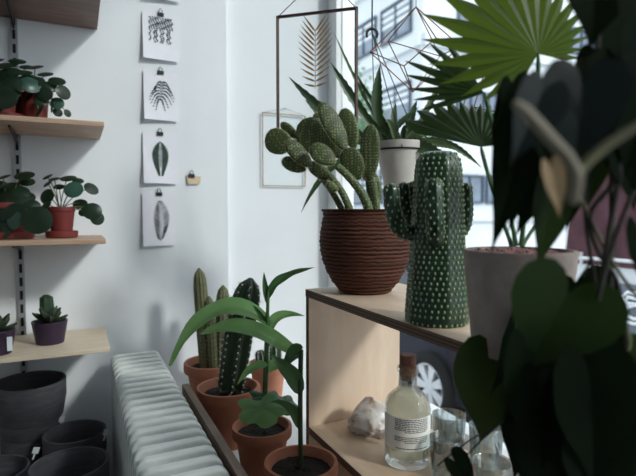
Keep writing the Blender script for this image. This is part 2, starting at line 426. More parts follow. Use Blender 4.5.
def print_(c1, c2, label, fn, curl=1.0):
    a = pt(*c1, Y=WY-.004); b = pt(*c2, Y=WY-.004); w = b.x-a.x; h = a.z-b.z
    def S(u, v):    # u 0..1 across, v 0..1 from bottom
        return V((u*w, -.002 - curl*.012*(1-v)**2*(1.0-.6*u) - .004*curl*(1-u)**2*(1-v), -h*(1-v)))
    r = thing('botanical_print', label, 'art print', a, group='botanical prints clipped in a column')
    m = MB(); N = 8
    vs = [S(i/N, j/N) for j in range(N+1) for i in range(N+1)]; fs = [(j*(N+1)+i, j*(N+1)+i+1, (j+1)*(N+1)+i+1, (j+1)*(N+1)+i) for j in range(N) for i in range(N)]
    m.add(vs, fs); m.add([v+V((0,.0006,0)) for v in vs], [f[::-1] for f in fs]); m.build('sheet', 'paper', r)
    if fn:
        d = MB()
        def g(c, rx, ry, ang, k):
            if not (.03 < c[0] < .97 and .03 < c[1] < .97): return
            ca, sa = math.cos(ang), math.sin(ang); ps = []
            for t in range(8):
                x = rx*math.cos(t*PI/4); y = ry*math.sin(t*PI/4)
                ps.append(S(c[0]+(x*ca-y*sa), c[1]+(x*sa+y*ca)*w/h) + V((0,-.0006-.0000015*len(d.f),0)))
            d.add(ps, [list(range(8))], k)
        fn(g); d.build('leaf_drawing', ['ink','ink2','inkg'], r, smooth=False)
    return a, w
prints = [((143,-48),(180,3.5),'white botanical print at the very top, cut by the picture edge',None),
 ((142,11),(179,63),'white print of hanging leaf strands, highest of the full prints',drawing_1),
 ((143,70),(178,122),'white print of a split tropical leaf, between strand print and pointed leaf print',drawing_2),
 ((142.5,132),(177.5,184),'white print of one dark green pointed leaf',drawing_3),
 ((142,193),(176,245),'white print of a feathery frond, lowest of the column',drawing_4)]
cl = ['black clip holding the print cut off by the top edge','black clip holding the print of hanging strands','black clip holding the print of the split leaf','black clip holding the print of the pointed leaf','black clip holding the lowest print, the feathery frond']
for q, (c1,c2,lb,fn) in enumerate(prints):
    a, w = print_(c1, c2, lb, fn)
    clip((a.x+w*.5, WY-.004, a.z-.003), cl[q])
a = pt(186,175,Y=WY-.004); b = pt(201,184,Y=WY-.004)
n = MB(); n.prism([(0,0,0),(b.x-a.x,0,-.004),(b.x-a.x-.004,-.004,b.z-a.z),(.006,-.006,b.z-a.z-.002)][::-1], 0, (0,.001,0))
o = n.build('paper_note', 'beige', smooth=False); o.location = a; tag(o, 'small torn beige paper note pinned right of the prints', 'note')
clip((a.x+.018, WY-.004, a.z-.002), 'black clip holding the small beige note')

# ================================================================ RADIATOR
RZ = EYE-.44; RX0, RX1 = .083, .230
rad = thing('radiator', 'white enamelled column radiator running along below the window ledge', 'radiator', (0,0,0))
sec = None; N = 27
for i in range(N):
    y = 1.675 - i*.043
    if sec is None:
        s = MB(); c = .022; zb = RZ-.052; nn_ = 6
        arc = lambda cx, cz, a0: [(cx+c*math.cos(a0+k*PI/2/nn_), y-.0145, cz+c*math.sin(a0+k*PI/2/nn_)) for k in range(nn_+1)]
        s.prism(arc(RX1-c,RZ-c,0)+arc(RX0+c,RZ-c,PI/2)+arc(RX0+c,zb+c,PI)+arc(RX1-c,zb+c,1.5*PI), 0, (0,.021,0))
        s.prism([(p_[0],p_[1],p_[2]-RZ+.172) for p_ in arc(RX1-c,RZ-c,0)+arc(RX0+c,RZ-c,PI/2)+arc(RX0+c,zb+c,PI)+arc(RX1-c,zb+c,1.5*PI)], 0, (0,.021,0))
        for x in (RX0+.0145, (RX0+RX1)/2, RX1-.0145): s.tube([(x,y,.15),(x,y,RZ-.02)], .0135, 12)
        for z in (.145, RZ-.030):
            for x in (RX0+.03, RX1-.03): s.tube([(x,y-.021,z),(x,y+.021,z)], .014, 10)
        sec = recalc(s.build('section', 'rad', rad)); bev(sec,.0045,3); first = sec; y0 = y
    else:
        o = first.copy(); COL.objects.link(o); o.location = (0, y-y0, 0)
for y in (1.62, .62):
    f = MB(); f.box((RX0+.01,y-.012,0),(RX1-.01,y+.012,.125)); f.build('foot','rad',rad,smooth=False)

# ================================================================ DARK POTS LOWER LEFT
bt = thing('low_bench', 'dark wooden bench under the charcoal pots', 'bench', (0,0,0))
bev(MB().box((-1.0,1.22,.50),(.05,1.72,.535)).build('bench_top','bench',bt,smooth=False))
for x in (-.95,.0):
    for y in (1.26,1.68): MB().box((x-.02,y-.02,0),(x+.02,y+.02,.50)).build('leg','bench',bt,smooth=False)
BZ = .535
def dpot(c, R, H, label, Rb=None):
    Rb = Rb or R*.9
    m = MB(); p = [(Rb*.96,0),(Rb,.006),(R*.985,H-.055),(R*1.0,H-.05),(R*1.0,H-.002),(R*.995,H),(R*.93,H),(R*.92,H-.004),(Rb*.90,.02),(0.0001,.02)]
    m.lathe(p, 56); o = m.build('plant_pot', 'blackpot', ang=30, loc=None); o.location = c
    return tag(o, label, 'pot', 'charcoal clay pots under the shelves')
# rims: (px centre, y, radius px)
def rimc(px, py, Z): return pt(px, py, Z=Z)
c = rimc(30,382,EYE-.485); z=.60
Rt = .093
dpot((c.x,c.y,EYE-.49-.10), Rt, .11, 'charcoal pot on top of the stack, directly under the lowest shelf')
dpot((c.x-.002,c.y,EYE-.49-.10-.062), Rt*.86, .10, 'narrower charcoal pot that the top one sits in')
dpot((c.x-.004,c.y,BZ), .074, EYE-.49-.10-.062-BZ+.02, 'bottom charcoal pot carrying the stack of two')
c = rimc(75,431,EYE-.60); dpot((c.x,c.y,BZ), .080, EYE-.60-BZ, 'empty charcoal pot in the middle, against the wall by the radiator', .068)
c = rimc(70,467,EYE-.60)
dpot((c.x,c.y,BZ), .086, EYE-.59-BZ, 'empty charcoal pot nearest the picture bottom beside the radiator', .070)
c = rimc(-8,470,EYE-.62); dpot((c.x,c.y,BZ), .080, EYE-.62-BZ, 'charcoal pot at the bottom left corner', .07)
for px,py,lb in ((62,419,'small white tag at the back left rim of the middle charcoal pot'),(36,450,'small white tag below the stacked charcoal pots'),(106.5,432,'small white tag at the right rim of the middle charcoal pot')):
    p = pt(px,py,Z=EYE-.59 if px!=36 else EYE-.585)
    m = MB(); m.box((-.007,-.001,-.009),(.007,.001,.007)); m.box((-.0015,-.0015,-.025),(.002,.0015,-.010)); o = m.build('plant_tag','tag',smooth=False); o.location=p; o.rotation_euler=(.2,.3,.2)
    tag(o, lb, 'plant tag', 'white plant tags')

# ================================================================ POTTED PLANTS: helpers
def clay_pot(root, R, H, mat='terra', soil='soil', rimh=.2, k=.80, rb=.66, name='pot', fill=.86):
    m = MB(); z1 = H*(1-rimh)
    m.lathe([(R*rb*.98,0),(R*rb,.003),(R*k*1.08,z1),(R*.985,z1+.002),(R*1.0,z1+.006),(R,H-.004),(R*.985,H),(R*.90,H),(R*.88,H-.004),(R*k*.95,z1),(R*rb*.8,.012),(.0001,.012)], 48)
    m.build(name, mat, root, ang=35)
    s = MB(); zs = H*fill; n = 40; rs = R*.875; vs = [(0,0,zs)]; fs = []
    for j in range(1,7):
        for i in range(n):
            a = 2*PI*i/n; q = j/6
            vs.append((rs*q*math.cos(a), rs*q*math.sin(a), zs + (rnd.random()-.5)*.004*(q<1)))
    for i in range(n): fs.append((0,1+i,1+(i+1)%n))
    for j in range(5):
        for i in range(n): fs.append((1+j*n+i,1+(j+1)*n+i,1+(j+1)*n+(i+1)%n,1+j*n+(i+1)%n))
    s.add(vs, fs); s.build('soil', soil, root)
    return zs
def saucer(root, R):
    m = MB(); m.lathe([(R*.8,-.012),(R*.97,-.010),(R,0.006),(R*.96,.007),(R*.9,-.002),(.0001,-.002)], 40); return m.build('saucer','redpot',root)

# ---- pileas on the wall shelves
def LP(root, px, py, dz=0):     # local point of a thing in its own frontal plane, dz metres away from the camera
    c = V(root.location); D = (c-CAM).dot(FH) + dz
    return pt(px, py, D=D) - c
def pilea(root, zs, leaves, mat='pilea'):
    for (px,py,dz,r,nx,nz,k) in leaves:
        c = LP(root, px, py, dz); b = V((rnd.uniform(-.008,.008), rnd.uniform(-.008,.008), zs))
        nrm = (-FH + rt*nx + UZ*nz).normalized()
        m = MB(); disc(m, c, nrm, r, .18, .92); m.build('leaf', ['pilea','pilea2'][k], root)
        m = MB(); mid = b.lerp(c, .5) + UZ*(.25*(c-b).length); m.tube(bez([b, mid, c-nrm*.001], 8), .0013, 6); m.build('leaf_stalk', 'pileastem', root)
def pot_at(px, py, z, name, label, cat='potted plant', group=None, rz=0):
    p = pt(px, py, Z=z); return thing(name, label, cat, (p.x,p.y,z), rz, group)
# shelf 3, right
r = pot_at(62, 235.5, S3+.001, 'potted_pilea', 'round-leaved pilea in a small red pot with saucer on the third shelf', group=None)
p = pt(62,236,Y=1.60); r.location = (p.x,1.60,S3+.0125)
saucer(r, .042)
zs = clay_pot(r, .036, .074, 'redpot', rb=.75, k=.86)
pilea(r, zs, [(68,177,.0,.024,.1,2.2,0),(54,178,.02,.018,-.2,2.6,0),(47,176,.03,.016,-.6,1.6,0),(73,189,-.03,.026,.1,.35,1),(46,196,.0,.024,-.3,.3,0),(78,180,.03,.016,.6,1.5,0),
 (92,188,.0,.022,1.6,1.2,0),(92,211,-.02,.026,.35,.2,0),(98,218,.01,.022,1.4,.2,0),(80,203,.02,.020,.3,.9,0),(84,211,.03,.018,-.1,.7,0),(47,183,-.01,.015,-.7,1.2,0),(59,186,.03,.015,.3,1.4,0),(45,205,-.02,.018,-.5,.9,0)])
# shelf 3, left
p = pt(10,238,Y=1.60); r = thing('potted_pilea','large dark pilea drooping over its red pot at the left end of the third shelf','potted plant',(p.x,1.60,S3+.0125))
saucer(r,.06); zs = clay_pot(r, .052, .085, 'redpot', rb=.75, k=.86)
pilea(r, zs, [(36,220,-.07,.039,.2,.1,0),(13,220,-.06,.026,-.3,.15,1),(24,174,0,.026,.1,1.6,0),(27,181,.02,.02,.4,1.3,0),(8,184,0,.022,.0,2,0),(3,176,.02,.02,-.5,2.2,0),(6,198,-.02,.024,0,.4,0),(22,205,-.03,.03,.5,.3,0),
 (-6,196,0,.03,-.3,.5,0),(-10,212,-.03,.03,-.2,.2,0),(14,190,.02,.024,.2,.8,0),(0,226,-.05,.024,0,.1,0),(28,196,.04,.02,.8,1,0),(12,204,-.04,.028,.2,.4,0),(2,210,-.05,.03,-.1,.3,0),(20,192,-.01,.024,.4,.7,0),(32,206,-.03,.022,.6,.5,0),(-4,186,.02,.028,0,.9,0),(16,212,-.055,.024,.1,.2,0),(40,212,-.03,.016,.5,.3,0),(4,232,-.055,.018,0,.3,0)])
# shelf 2
p = pt(36,119,Y=1.62); r = thing('potted_pilea','leafy pilea in the right-hand red pot on the second shelf, leaves arching right','potted plant',(p.x,1.62,S2+.001))
zs = clay_pot(r,.036,.10,'redpot',rb=.75,k=.86)
pilea(r, zs, [(45,73,0,.021,.1,1.6,0),(57,80,-.01,.022,.5,1.1,0),(64,92,-.02,.022,1.6,.3,0),(44,94,-.04,.022,.1,.15,0),(31,84,-.05,.026,.9,.5,1),(22,71,0,.026,.3,1.8,0),(28,76,.01,.022,.2,1.4,0),(57,103,-.02,.018,.3,.1,1),(51,107,-.03,.018,-1.4,.3,1),
 (38,110,-.05,.020,-.9,.5,0),(58,112,.0,.014,1.2,.3,0),(68,113,.01,.012,2,.4,0),(35,66,.02,.022,-.1,1.7,0),(36,80,-.03,.022,.3,.9,0),(50,86,-.02,.02,.7,.6,0),(40,102,-.04,.016,.4,.3,0),(27,94,-.03,.02,-.5,.4,0)])
p = pt(1,119,Y=1.60); r = thing('potted_pilea','dark bushy pilea in a red pot with saucer, left end of second shelf','potted plant',(p.x,1.60,S2+.0125))
saucer(r,.055); zs = clay_pot(r,.042,.085,'redpot',rb=.75,k=.86)
pilea(r, zs, [(4,97,-.07,.032,.1,.1,0),(3,64,0,.028,0,1.5,0),(12,70,0,.026,.4,1.4,0),(-4,74,-.02,.026,-.3,1,0),(8,82,-.02,.02,.2,.8,0),(17,60,.02,.022,.4,1.6,0),(-8,60,.02,.03,-.3,1.6,0),(-12,90,-.02,.03,-.4,.6,0),(15,92,-.01,.016,.5,.7,0),(12,82,-.04,.024,.3,.5,0),(0,82,-.04,.026,-.2,.6,0),(-3,104,-.05,.022,0,.2,0),(20,86,-.01,.018,.6,.6,0),(9,74,.02,.024,0,1.1,0)])
p = pt(20,119,Y=1.67); r = thing('potted_pilea','small pilea in a slim red pot between its two neighbours, second shelf','potted plant',(p.x-.005,1.675,S2+.001))
zs = clay_pot(r,.030,.095,'redpot',rb=.75,k=.86)
pilea(r, zs, [(20,78,0,.02,.1,1.2,0),(26,66,0,.018,.3,1.5,0),(12,64,0,.018,-.2,1.5,0),(15,100,-.03,.012,.2,.8,0)])
# shelf 1: only the bottoms show past the edge
p = pt(92,4,Y=1.50)
r = thing('potted_trailer','white bowl with a dark drooping leaf on the topmost shelf edge','potted plant',(.035,1.53,S1+.001))
m=MB(); m.lathe([(.03,0),(.034,.004),(.045,.05),(.043,.05),(.03,.01),(.0001,.01)],32); m.build('pot','whitepot',r)
m=MB(); m.ribbon(bez([(.0,0,.045),(.02,-.03,.07),(.028,-.06,.0)],8), W(lance(.016),8), (1,-1,.2)); m.build('leaf','pilea',r)
m=MB(); m.ribbon(bez([(.0,0,.045),(-.03,-.03,.08),(-.04,-.05,.03)],8), W(lance(.016),8), (-1,-1,.2)); m.build('leaf','pilea',r)

# ---- succulents on the lowest shelf
def rosette(root, zs, n, L, w, seed, mat='succ'):
    q = random.Random(seed)
    for i in range(n):
        a = i*2.4; t = i/n; el = .25+.9*t; l = L*(1-.35*t)*q.uniform(.85,1.1)
        d = V((math.cos(a)*math.cos(el), math.sin(a)*math.cos(el), math.sin(el)))
        b = V((math.cos(a)*.004, math.sin(a)*.004, zs+.006+.012*t)); e = b + d*l + V((0,0,.006))
        m = MB(); m.ribbon(bez([b, b+d*l*.5-V((0,0,.004)), e], 6), [w*.45,w*.8,w,w*1.02,w*.9,w*.6,w*.05], V((0,0,1))*math.cos(el)-V((math.cos(a),math.sin(a),0))*math.sin(el)+V((0,0,.01)), .5, 4, th=.004); m.build('leaf', mat, root)
p = pt(50,336,Y=1.60); r = thing('potted_succulent','small rosette succulent with a dark upright stub in a purple pot on the lowest shelf','potted plant',(p.x,1.60,S4+.001))
zs = clay_pot(r,.046,.062,'purple',rimh=.12,rb=.78,k=.9); 
rosette(r, zs, 14, .047, .013, 3)
m=MB(); m.tube([(-.006,.01,zs),(-.007,.012,zs+.04),(-.008,.013,zs+.072),(-.008,.013,zs+.080)],[.013,.0175,.016,.006],14,rib=7,ribd=.1); m.build('stem','cactD',r)
p = pt(-3,347,Y=1.545); r = thing('potted_succulent','small succulent in a purple pot with white tag, cut by the left picture edge','potted plant',(p.x,1.535,S4+.001))
zs = clay_pot(r,.045,.062,'purple',rimh=.12,rb=.78,k=.9); rosette(r, zs, 13, .045, .013, 5)
MB().box((.028,-.0395,.012),(.040,-.0375,.048)).build('pot_label','tag',r,smooth=False)
# ================================================================ CACTI AND PLANTS ON THE WINDOW LEDGE
LZ = .841
def ledge_pot(px, py_rim, rpx, H, name, label, mat='terra', **kw):
    # rim height is LZ+H : that fixes the distance
    p = pt(px, py_rim, Z=LZ+H); D = p.dot(FH) if False else (p-CAM).dot(FH); R = rpx*D/F
    r = thing(name, label, 'potted plant', (p.x,p.y,LZ)); zs = clay_pot(r, R, H, mat, **kw); return r, zs, R
def rib_cactus(root, name, spine, rad, nr, depth, mat, areole=.0018, sp=.006, step=.012, smat='spinew'):
    m = MB(); m.tube(spine, rad, nr*6, rib=nr, ribd=depth)
    pts = [V(p) for p in spine]; L = 0
    d = []
    for i in range(len(pts)-1):
        s = pts[i+1]-pts[i]; k = max(1, int(s.length/step))
        for j in range(k):
            q = j/k; c = pts[i]+s*q; rr = (rad[i]*(1-q)+rad[i+1]*q)*(1+depth)
            t = s.normalized(); u = V((1,0,0)); u = (u-t*u.dot(t)).normalized(); w = t.cross(u)
            for a in range(nr):
                an = 2*PI*a/nr
                n = u*math.cos(an)+w*math.sin(an); cc = c+n*rr+t*rnd.uniform(-.3,.3)*step*.3
                m.ball(cc, areole, 5, 3, k=1)
                for e in range(2):
                    dd = (n + t*rnd.uniform(-.8,.8) + n.cross(t)*rnd.uniform(-.9,.9)).normalized()*sp*rnd.uniform(.6,1.1)
                    m.tube([cc, cc+dd], [.00035,.0001], 3, k=1, caps=False)
    o = m.build(name, [mat, smat], root, ang=80); return o
# A: three grey-green columns
rA, zs, R = ledge_pot(212, 361, 28, .148, 'potted_column_cactus', 'terracotta pot with three slim grey-green column cacti, farthest along the ledge')
def col(root, pxs, rpx, dz, nr, mat, depth=.10, **kw):
    D = (V(root.location)-CAM).dot(FH)+dz; k = D/F
    pts = [LP(root, px, py, dz) for px, py in pxs]
    n = 16; sp = []; rd = []
    for i in range(n+1):
        t = i/n; q = t*(len(pts)-1); j = min(int(q), len(pts)-2); sp.append(pts[j].lerp(pts[j+1], q-j))
        tt = max(0, (t-.72)/.28); rd.append(rpx*k*(.9+.1*min(1,t*3))*math.sqrt(max(.015, 1-tt**2.4)))
    return rib_cactus(root, 'cactus_stem', sp, rd, nr, depth, mat, **kw)
col(rA, [(206,368),(202,310),(199,268)], 6.6, 0, 11, 'cactL', .06, areole=.0010, sp=.0035, step=.008, smat='areole')
col(rA, [(213,368),(211,330),(209,296)], 5.0, -.012, 10, 'cactL', .06, areole=.0010, sp=.0035, step=.008, smat='areole')
col(rA, [(222,368),(223,325),(223,285)], 6.8, .012, 11, 'cactL', .06, areole=.0010, sp=.0035, step=.008, smat='areole')
# B: big dark cactus
rB, zs, R = ledge_pot(228.5, 386, 32, .150, 'potted_ribbed_cactus', 'terracotta pot with one tall dark ribbed cactus with pale spines, leaning right')
col(rB, [(231,388),(239,335),(251,278)], 12.5, 0, 7, 'cactD', .20, areole=.0026, sp=.018, step=.013)
# C: behind
rC, zs, R = ledge_pot(268, 362, 19.5, .142, 'potted_small_cactus', 'pale terracotta pot with a small spiny cactus, behind the tall plant stem', 'terra2')
col(rC, [(273,364),(273,352),(273,342)], 8, 0, 8, 'cactD', .15, areole=.0018, sp=.008, step=.010)
col(rC, [(262,366),(261,358),(260,350)], 5, -.01, 8, 'cactD', .15, areole=.0014, sp=.006, step=.009)
# D: tall broad-leaved plant with lobed leaf
rD, zs, RD = ledge_pot(262, 425, 30.5, .122, 'potted_banana_plant', 'terracotta pot with a tall plant of long drooping broad leaves and a lobed leaf')
def lpth(root, ps): return [LP(root, *p) for p in ps]
def leaf(root, ps, w, nrm, mat, name='leaf', n=14, fold=.25, prof=None, wave=.0, nx=6):
    m = MB(); c = bez(lpth(root, ps), n); m.ribbon(c, [max(.0004, prof(i/n)*w) if prof else lance(w)(i/n) for i in range(n+1)], nrm, fold, nx, wave=wave); return m.build(name, mat, root, ang=0)
m = MB(); m.tube(bez(lpth(rD,[(263,424,0),(266,390,0),(266,350,0),(268,312,0),(268,290,0)]),14), [.0062]*7+[.0055]*4+[.004]*3+[.003], 10); m.build('stem','stemg',rD)
nF = -FH
leaf(rD, [(270,325,0),(250,300,-.02),(206,292,-.03),(183,335,-.02),(170,366,0)], .023, UZ*.7-FH*.7+rt*-.2, 'banana', fold=.5, prof=lambda t: math.sin(PI*min(1,(t*.96+.02)**.8))**.7, wave=.002)
leaf(rD, [(300,356,-.0),(278,340,-.04),(250,318,-.06),(225,322,-.06),(201,334,-.05)], .0175, UZ*.5-FH*.9, 'banana', fold=.4, prof=lambda t: math.sin(PI*min(1,(t*.94+.05)**.85))**.6, wave=.002)
0 and leaf(rD, [(297,360,-.02),(292,352,-.04),(270,345,-.06),(240,318,-.07),(225,322,-.07)], .021, UZ*.5-FH, 'banana', fold=.3, prof=lambda t: math.sin(PI*min(1,(t*.94+.05)**.85))**.6, wave=.002)
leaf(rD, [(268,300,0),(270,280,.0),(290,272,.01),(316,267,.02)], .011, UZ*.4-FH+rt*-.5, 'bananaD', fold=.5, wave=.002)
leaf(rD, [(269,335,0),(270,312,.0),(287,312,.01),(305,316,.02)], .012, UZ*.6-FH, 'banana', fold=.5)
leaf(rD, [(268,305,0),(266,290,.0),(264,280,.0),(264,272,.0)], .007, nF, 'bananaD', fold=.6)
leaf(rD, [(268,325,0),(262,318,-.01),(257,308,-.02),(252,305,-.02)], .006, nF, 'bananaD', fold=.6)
leaf(rD, [(268,365,-.03),(255,362,-.04),(245,372,-.05),(237,385,-.05)], .011, UZ-FH, 'banana', fold=.3)
leaf(rD, [(267,372,.0),(272,360,.0),(288,362,.0),(300,378,.0)], .014, UZ-FH, 'banana', fold=.3)
# lobed leaf
def lobed(root, px, py, dz, rp, nrm, mat, ang=0):
    c = LP(root,px,py,dz); D = (V(root.location)-CAM).dot(FH)+dz; k = D/F*rp
    nrm = V(nrm).normalized(); u = (rt-nrm*rt.dot(nrm)).normalized(); w = nrm.cross(u); vs=[c]; n=40
    for q in (.5,1):
        for i in range(n):
            a = 2*PI*i/n+ang; rr = k*q*(1.08+(.17*math.cos(a*5)+.06*math.cos(a*9+1)+.04*math.sin(a*3))*q)
            vs.append(c+u*rr*math.cos(a)*1.15+w*rr*math.sin(a)*.8 - nrm*.25*k*q*q + nrm*.05*k*math.cos(a*5)*q)
    m=MB(); fs=[(0,1+i,1+(i+1)%n) for i in range(n)]+[(1+i,1+n+i,1+n+(i+1)%n,1+(i+1)%n) for i in range(n)]
    m.add(vs,fs); m.build('leaf',mat,root,ang=0)
    m=MB(); m.tube(bez([LP(root,266,420,0), c.lerp(LP(root,266,420,0),.5)+UZ*.02, c-nrm*.001],8),.0016,6); m.build('leaf_stalk','stemg',root)
lobed(rD, 262, 408, -.055, 20, UZ*1.0-FH*.8, 'banana')
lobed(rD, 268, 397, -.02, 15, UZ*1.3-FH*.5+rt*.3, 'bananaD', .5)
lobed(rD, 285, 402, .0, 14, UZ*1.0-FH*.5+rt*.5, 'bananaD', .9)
# E: front right pot
rE, zs, R = ledge_pot(301, 461, 38, .125, 'potted_stem_plant', 'terracotta pot with a single thick green stem, nearest, against the plywood unit')
m=MB(); m.tube(bez(lpth(rE,[(301,466,0),(300,430,0),(300,390,0),(301,350,0)]),10),.0048,10); m.build('stem','stemd',rE)
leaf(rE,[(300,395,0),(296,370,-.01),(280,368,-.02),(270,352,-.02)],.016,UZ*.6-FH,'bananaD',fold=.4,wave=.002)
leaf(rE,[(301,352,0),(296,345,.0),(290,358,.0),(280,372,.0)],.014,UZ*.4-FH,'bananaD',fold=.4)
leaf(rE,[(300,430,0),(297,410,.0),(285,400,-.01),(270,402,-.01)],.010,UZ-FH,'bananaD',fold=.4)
0 and leaf(rE,[(301,360,0),(303,345,.03),(300,320,.04),(296,300,.05)],.010,UZ*.4-FH,'bananaD',fold=.4)

# ================================================================ PLYWOOD UNIT
UX0, UX1, UY0, UY1 = .480, .735, .33, 1.09
TZ = EYE-.180; SZ = EYE-.503; BZ0 = LZ
un = thing('plywood_shelf_unit', 'open birch plywood box shelf unit standing on the window ledge', 'shelf unit', ((UX0+UX1)/2,(UY0+UY1)/2,LZ))
L = V(un.location); th = .018
def ubox(a, b, name, fmat):
    m = MB(); m.box(a,b); o = m.build(name, [fmat,'plyedge'], un, smooth=False, loc=None)
    for v in o.data.vertices: v.co -= L
    for p in o.data.polygons:
        # cut edges of the boards show dark plies
        s = [abs(b[i]-a[i]) for i in range(3)]; thin = s.index(min(s))
        if abs(p.normal[thin]) < .5: p.material_index = 1
    return bev(o, .0008, 1)
ubox((UX0,UY0,TZ-th),(UX1,UY1,TZ),'top_board','plytop')
ubox((UX0+.001,UY1-th,LZ+th),(UX1-.001,UY1-.0005,TZ-th),'side_panel','ply')
ubox((UX0+.001,UY0+.0005,LZ+th),(UX1-.001,UY0+th,TZ-th),'side_panel','ply')
ubox((UX0+.001,UY0+th,SZ-th),(UX1-.001,UY1-th,SZ),'shelf_board','plytop')
ubox((UX0+.001,UY0+.0005,LZ),(UX1-.001,UY1-.0005,LZ+th),'base_board','plytop')

# ================================================================ BOTTLE, GLASSES, ROCK
p = pt(407, 461, Z=SZ); D = (p-CAM).dot(FH); k = D/F; Rb = 23*k
bo = thing('liqueur_bottle', 'clear round-shouldered bottle of pale liquid with cork stopper on the lower board', 'bottle', (p.x,p.y,SZ+.0005))
hz = lambda py: (461-py)*k*1.0
Hn = hz(365); Hs = hz(386); Hl = hz(402)
prof = [(Rb*.80,0),(Rb*.96,.002),(Rb,.008),(Rb,hz(405)),(Rb*.97,hz(399)),(Rb*.86,hz(393.5)),(Rb*.66,hz(389)),(Rb*.50,hz(386)),(Rb*.415,hz(382)),(Rb*.395,hz(372)),(Rb*.40,hz(368)),(Rb*.47,hz(367)),(Rb*.47,hz(363))]
m = MB(); m.open=True; m.lathe(prof + [(Rb*.34,hz(363)),(Rb*.34,hz(384)),(Rb*.60,hz(390.5)),(Rb*.90,hz(402)),(Rb*.92,.016),(Rb*.7,.010),(.0001,.012)], 56); m.build('glass_body','bottle',bo,ang=50)
m = MB(); m.lathe([(.0001,.017),(Rb*.90,.019),(Rb*.925,hz(406)),(Rb*.90,hz(401)),(Rb*.80,hz(395)),(Rb*.60,hz(391)),(Rb*.46,hz(388)),(.0001,hz(388))], 48); m.build('liquid','liquid',bo)
m = MB(); m.lathe([(Rb*.33,hz(376)),(Rb*.36,hz(366)),(Rb*.40,hz(362.8)),(Rb*.33,hz(361.5)),(Rb*.30,hz(361))],32); m.build('cork','cork',bo)
m = MB(); m.lathe([(Rb*.30,hz(361)),(Rb*.36,hz(360)),(Rb*.36,hz(351.5)),(Rb*.33,hz(350.5)),(.0001,hz(350.5))],32); m.build('stopper_cap','corktop',bo)
# label round the left and front of the body
view = math.atan2(-p.y, -p.x)      # direction from bottle to the eye
a0, a1 = view-.2-1.15, view+1.55-.15
m = MB(); n = 24; vs=[]; fs=[]
zl0, zl1 = hz(441), hz(408)
for j in range(2):
    for i in range(n+1):
        a = a0+(a1-a0)*i/n; vs.append((Rb*1.006*math.cos(a), Rb*1.006*math.sin(a), (zl0,zl1)[j]))
fs=[(i,i+1,n+2+i,n+1+i) for i in range(n)]; m.add(vs,fs); lb=m.build('label','label',bo)
m = MB(); q = random.Random(4)
def dash(s0, s1, z, h):      # along the label, in radians clockwise as seen from the front
    nn = max(1,int((s1-s0)/.06)); vs=[]
    for i in range(nn+1):
        a = s0+(s1-s0)*i/nn
        for zz in (z,z+h): vs.append((Rb*1.012*math.cos(a), Rb*1.012*math.sin(a), zz))
    m.add(vs,[(2*i,2*i+2,2*i+3,2*i+1) for i in range(nn)])
ts = view-1.25; te = view+.42
rows = [0,1,2,3,4,5,6,7, 10,11,12,13, 16.5]
ROW = (zl1-zl0)/19
for rr in rows:
    z = zl1-ROW*(1.2+rr); h = ROW*.5; s = view-.55 if rr!=16.5 else view-.5; e = view+1.0-(.1 if rr in(7,13) else 0) 
    if rr in (7,13): s = view-.1
    if rr == 16.5: e = view+.95
    while s < e:
        wd = q.uniform(.05,.16); dash(s, min(e,s+wd), z, h); s += wd+.03
m.build('lettering','text',lb,smooth=False)
# tumblers
def tumbler(px, py, Rt_, H, label, z0=SZ):
    p = pt(px, py, Z=z0+H); m = MB(); m.open=True
    m.lathe([(Rt_*.86,0),(Rt_*.9,.002),(Rt_,H-.001),(Rt_*.985,H),(Rt_*.95,H-.001),(Rt_*.85,.009),(.0001,.008)],48)
    o = m.build('glass_tumbler','tumbler',ang=50); o.location=(p.x,p.y,z0+.0005); return tag(o,label,'glass','clear tumblers beside the bottle')
tumbler(449,414,.0345,.082,'clear glass tumbler standing behind, just right of the bottle')
tumbler(446,437,.031,.072,'clear glass tumbler right in front of the other, next to the bottle')
tumbler(486,425,.033,.082,'clear glass tumbler behind the climbing plant leaf')
tumbler(491,462,.032,.078,'clear glass tumbler nearest the backlit climbing plant')
# quartz rock
import bmesh
p = pt(371, 432, Z=SZ); D=(p-CAM).dot(FH); kk=D/F*1.1
bm = bmesh.new(); bmesh.ops.create_icosphere(bm, subdivisions=4, radius=1)
from mathutils import noise as mn
for v in bm.verts:
    c = v.co.copy(); f = 1+.25*mn.noise(c*1.4)+.22*mn.noise(c*3+V((3,1,2)))+.20*abs(mn.noise(c*7))
    for nn in (V((.7,.3,.6)),V((-.5,-.6,.5)),V((.1,-.8,.6)),V((-.8,.2,.5))):
        nn.normalize(); dd = (c*f).dot(nn)
        if dd > .80: f *= (.80+.12*(dd-.8))/dd if dd else 1
    v.co = V((c.x*f*21*kk, c.y*f*17*kk, max(-.72, c.z*f)*18*kk))
me = bpy.data.meshes.new('quartz_rock'); bm.to_mesh(me); bm.free(); me.materials.append(M['quartz'])
o = bpy.data.objects.new('quartz_rock', me); COL.objects.link(o); o.location = (p.x,p.y,SZ+.72*18*kk); o.rotation_euler=(0,0,-.4)
me.shade_smooth(); me.set_sharp_from_angle(angle=R_(22))
tag(o,'rough white and brown quartz rock lying left of the bottle','rock')

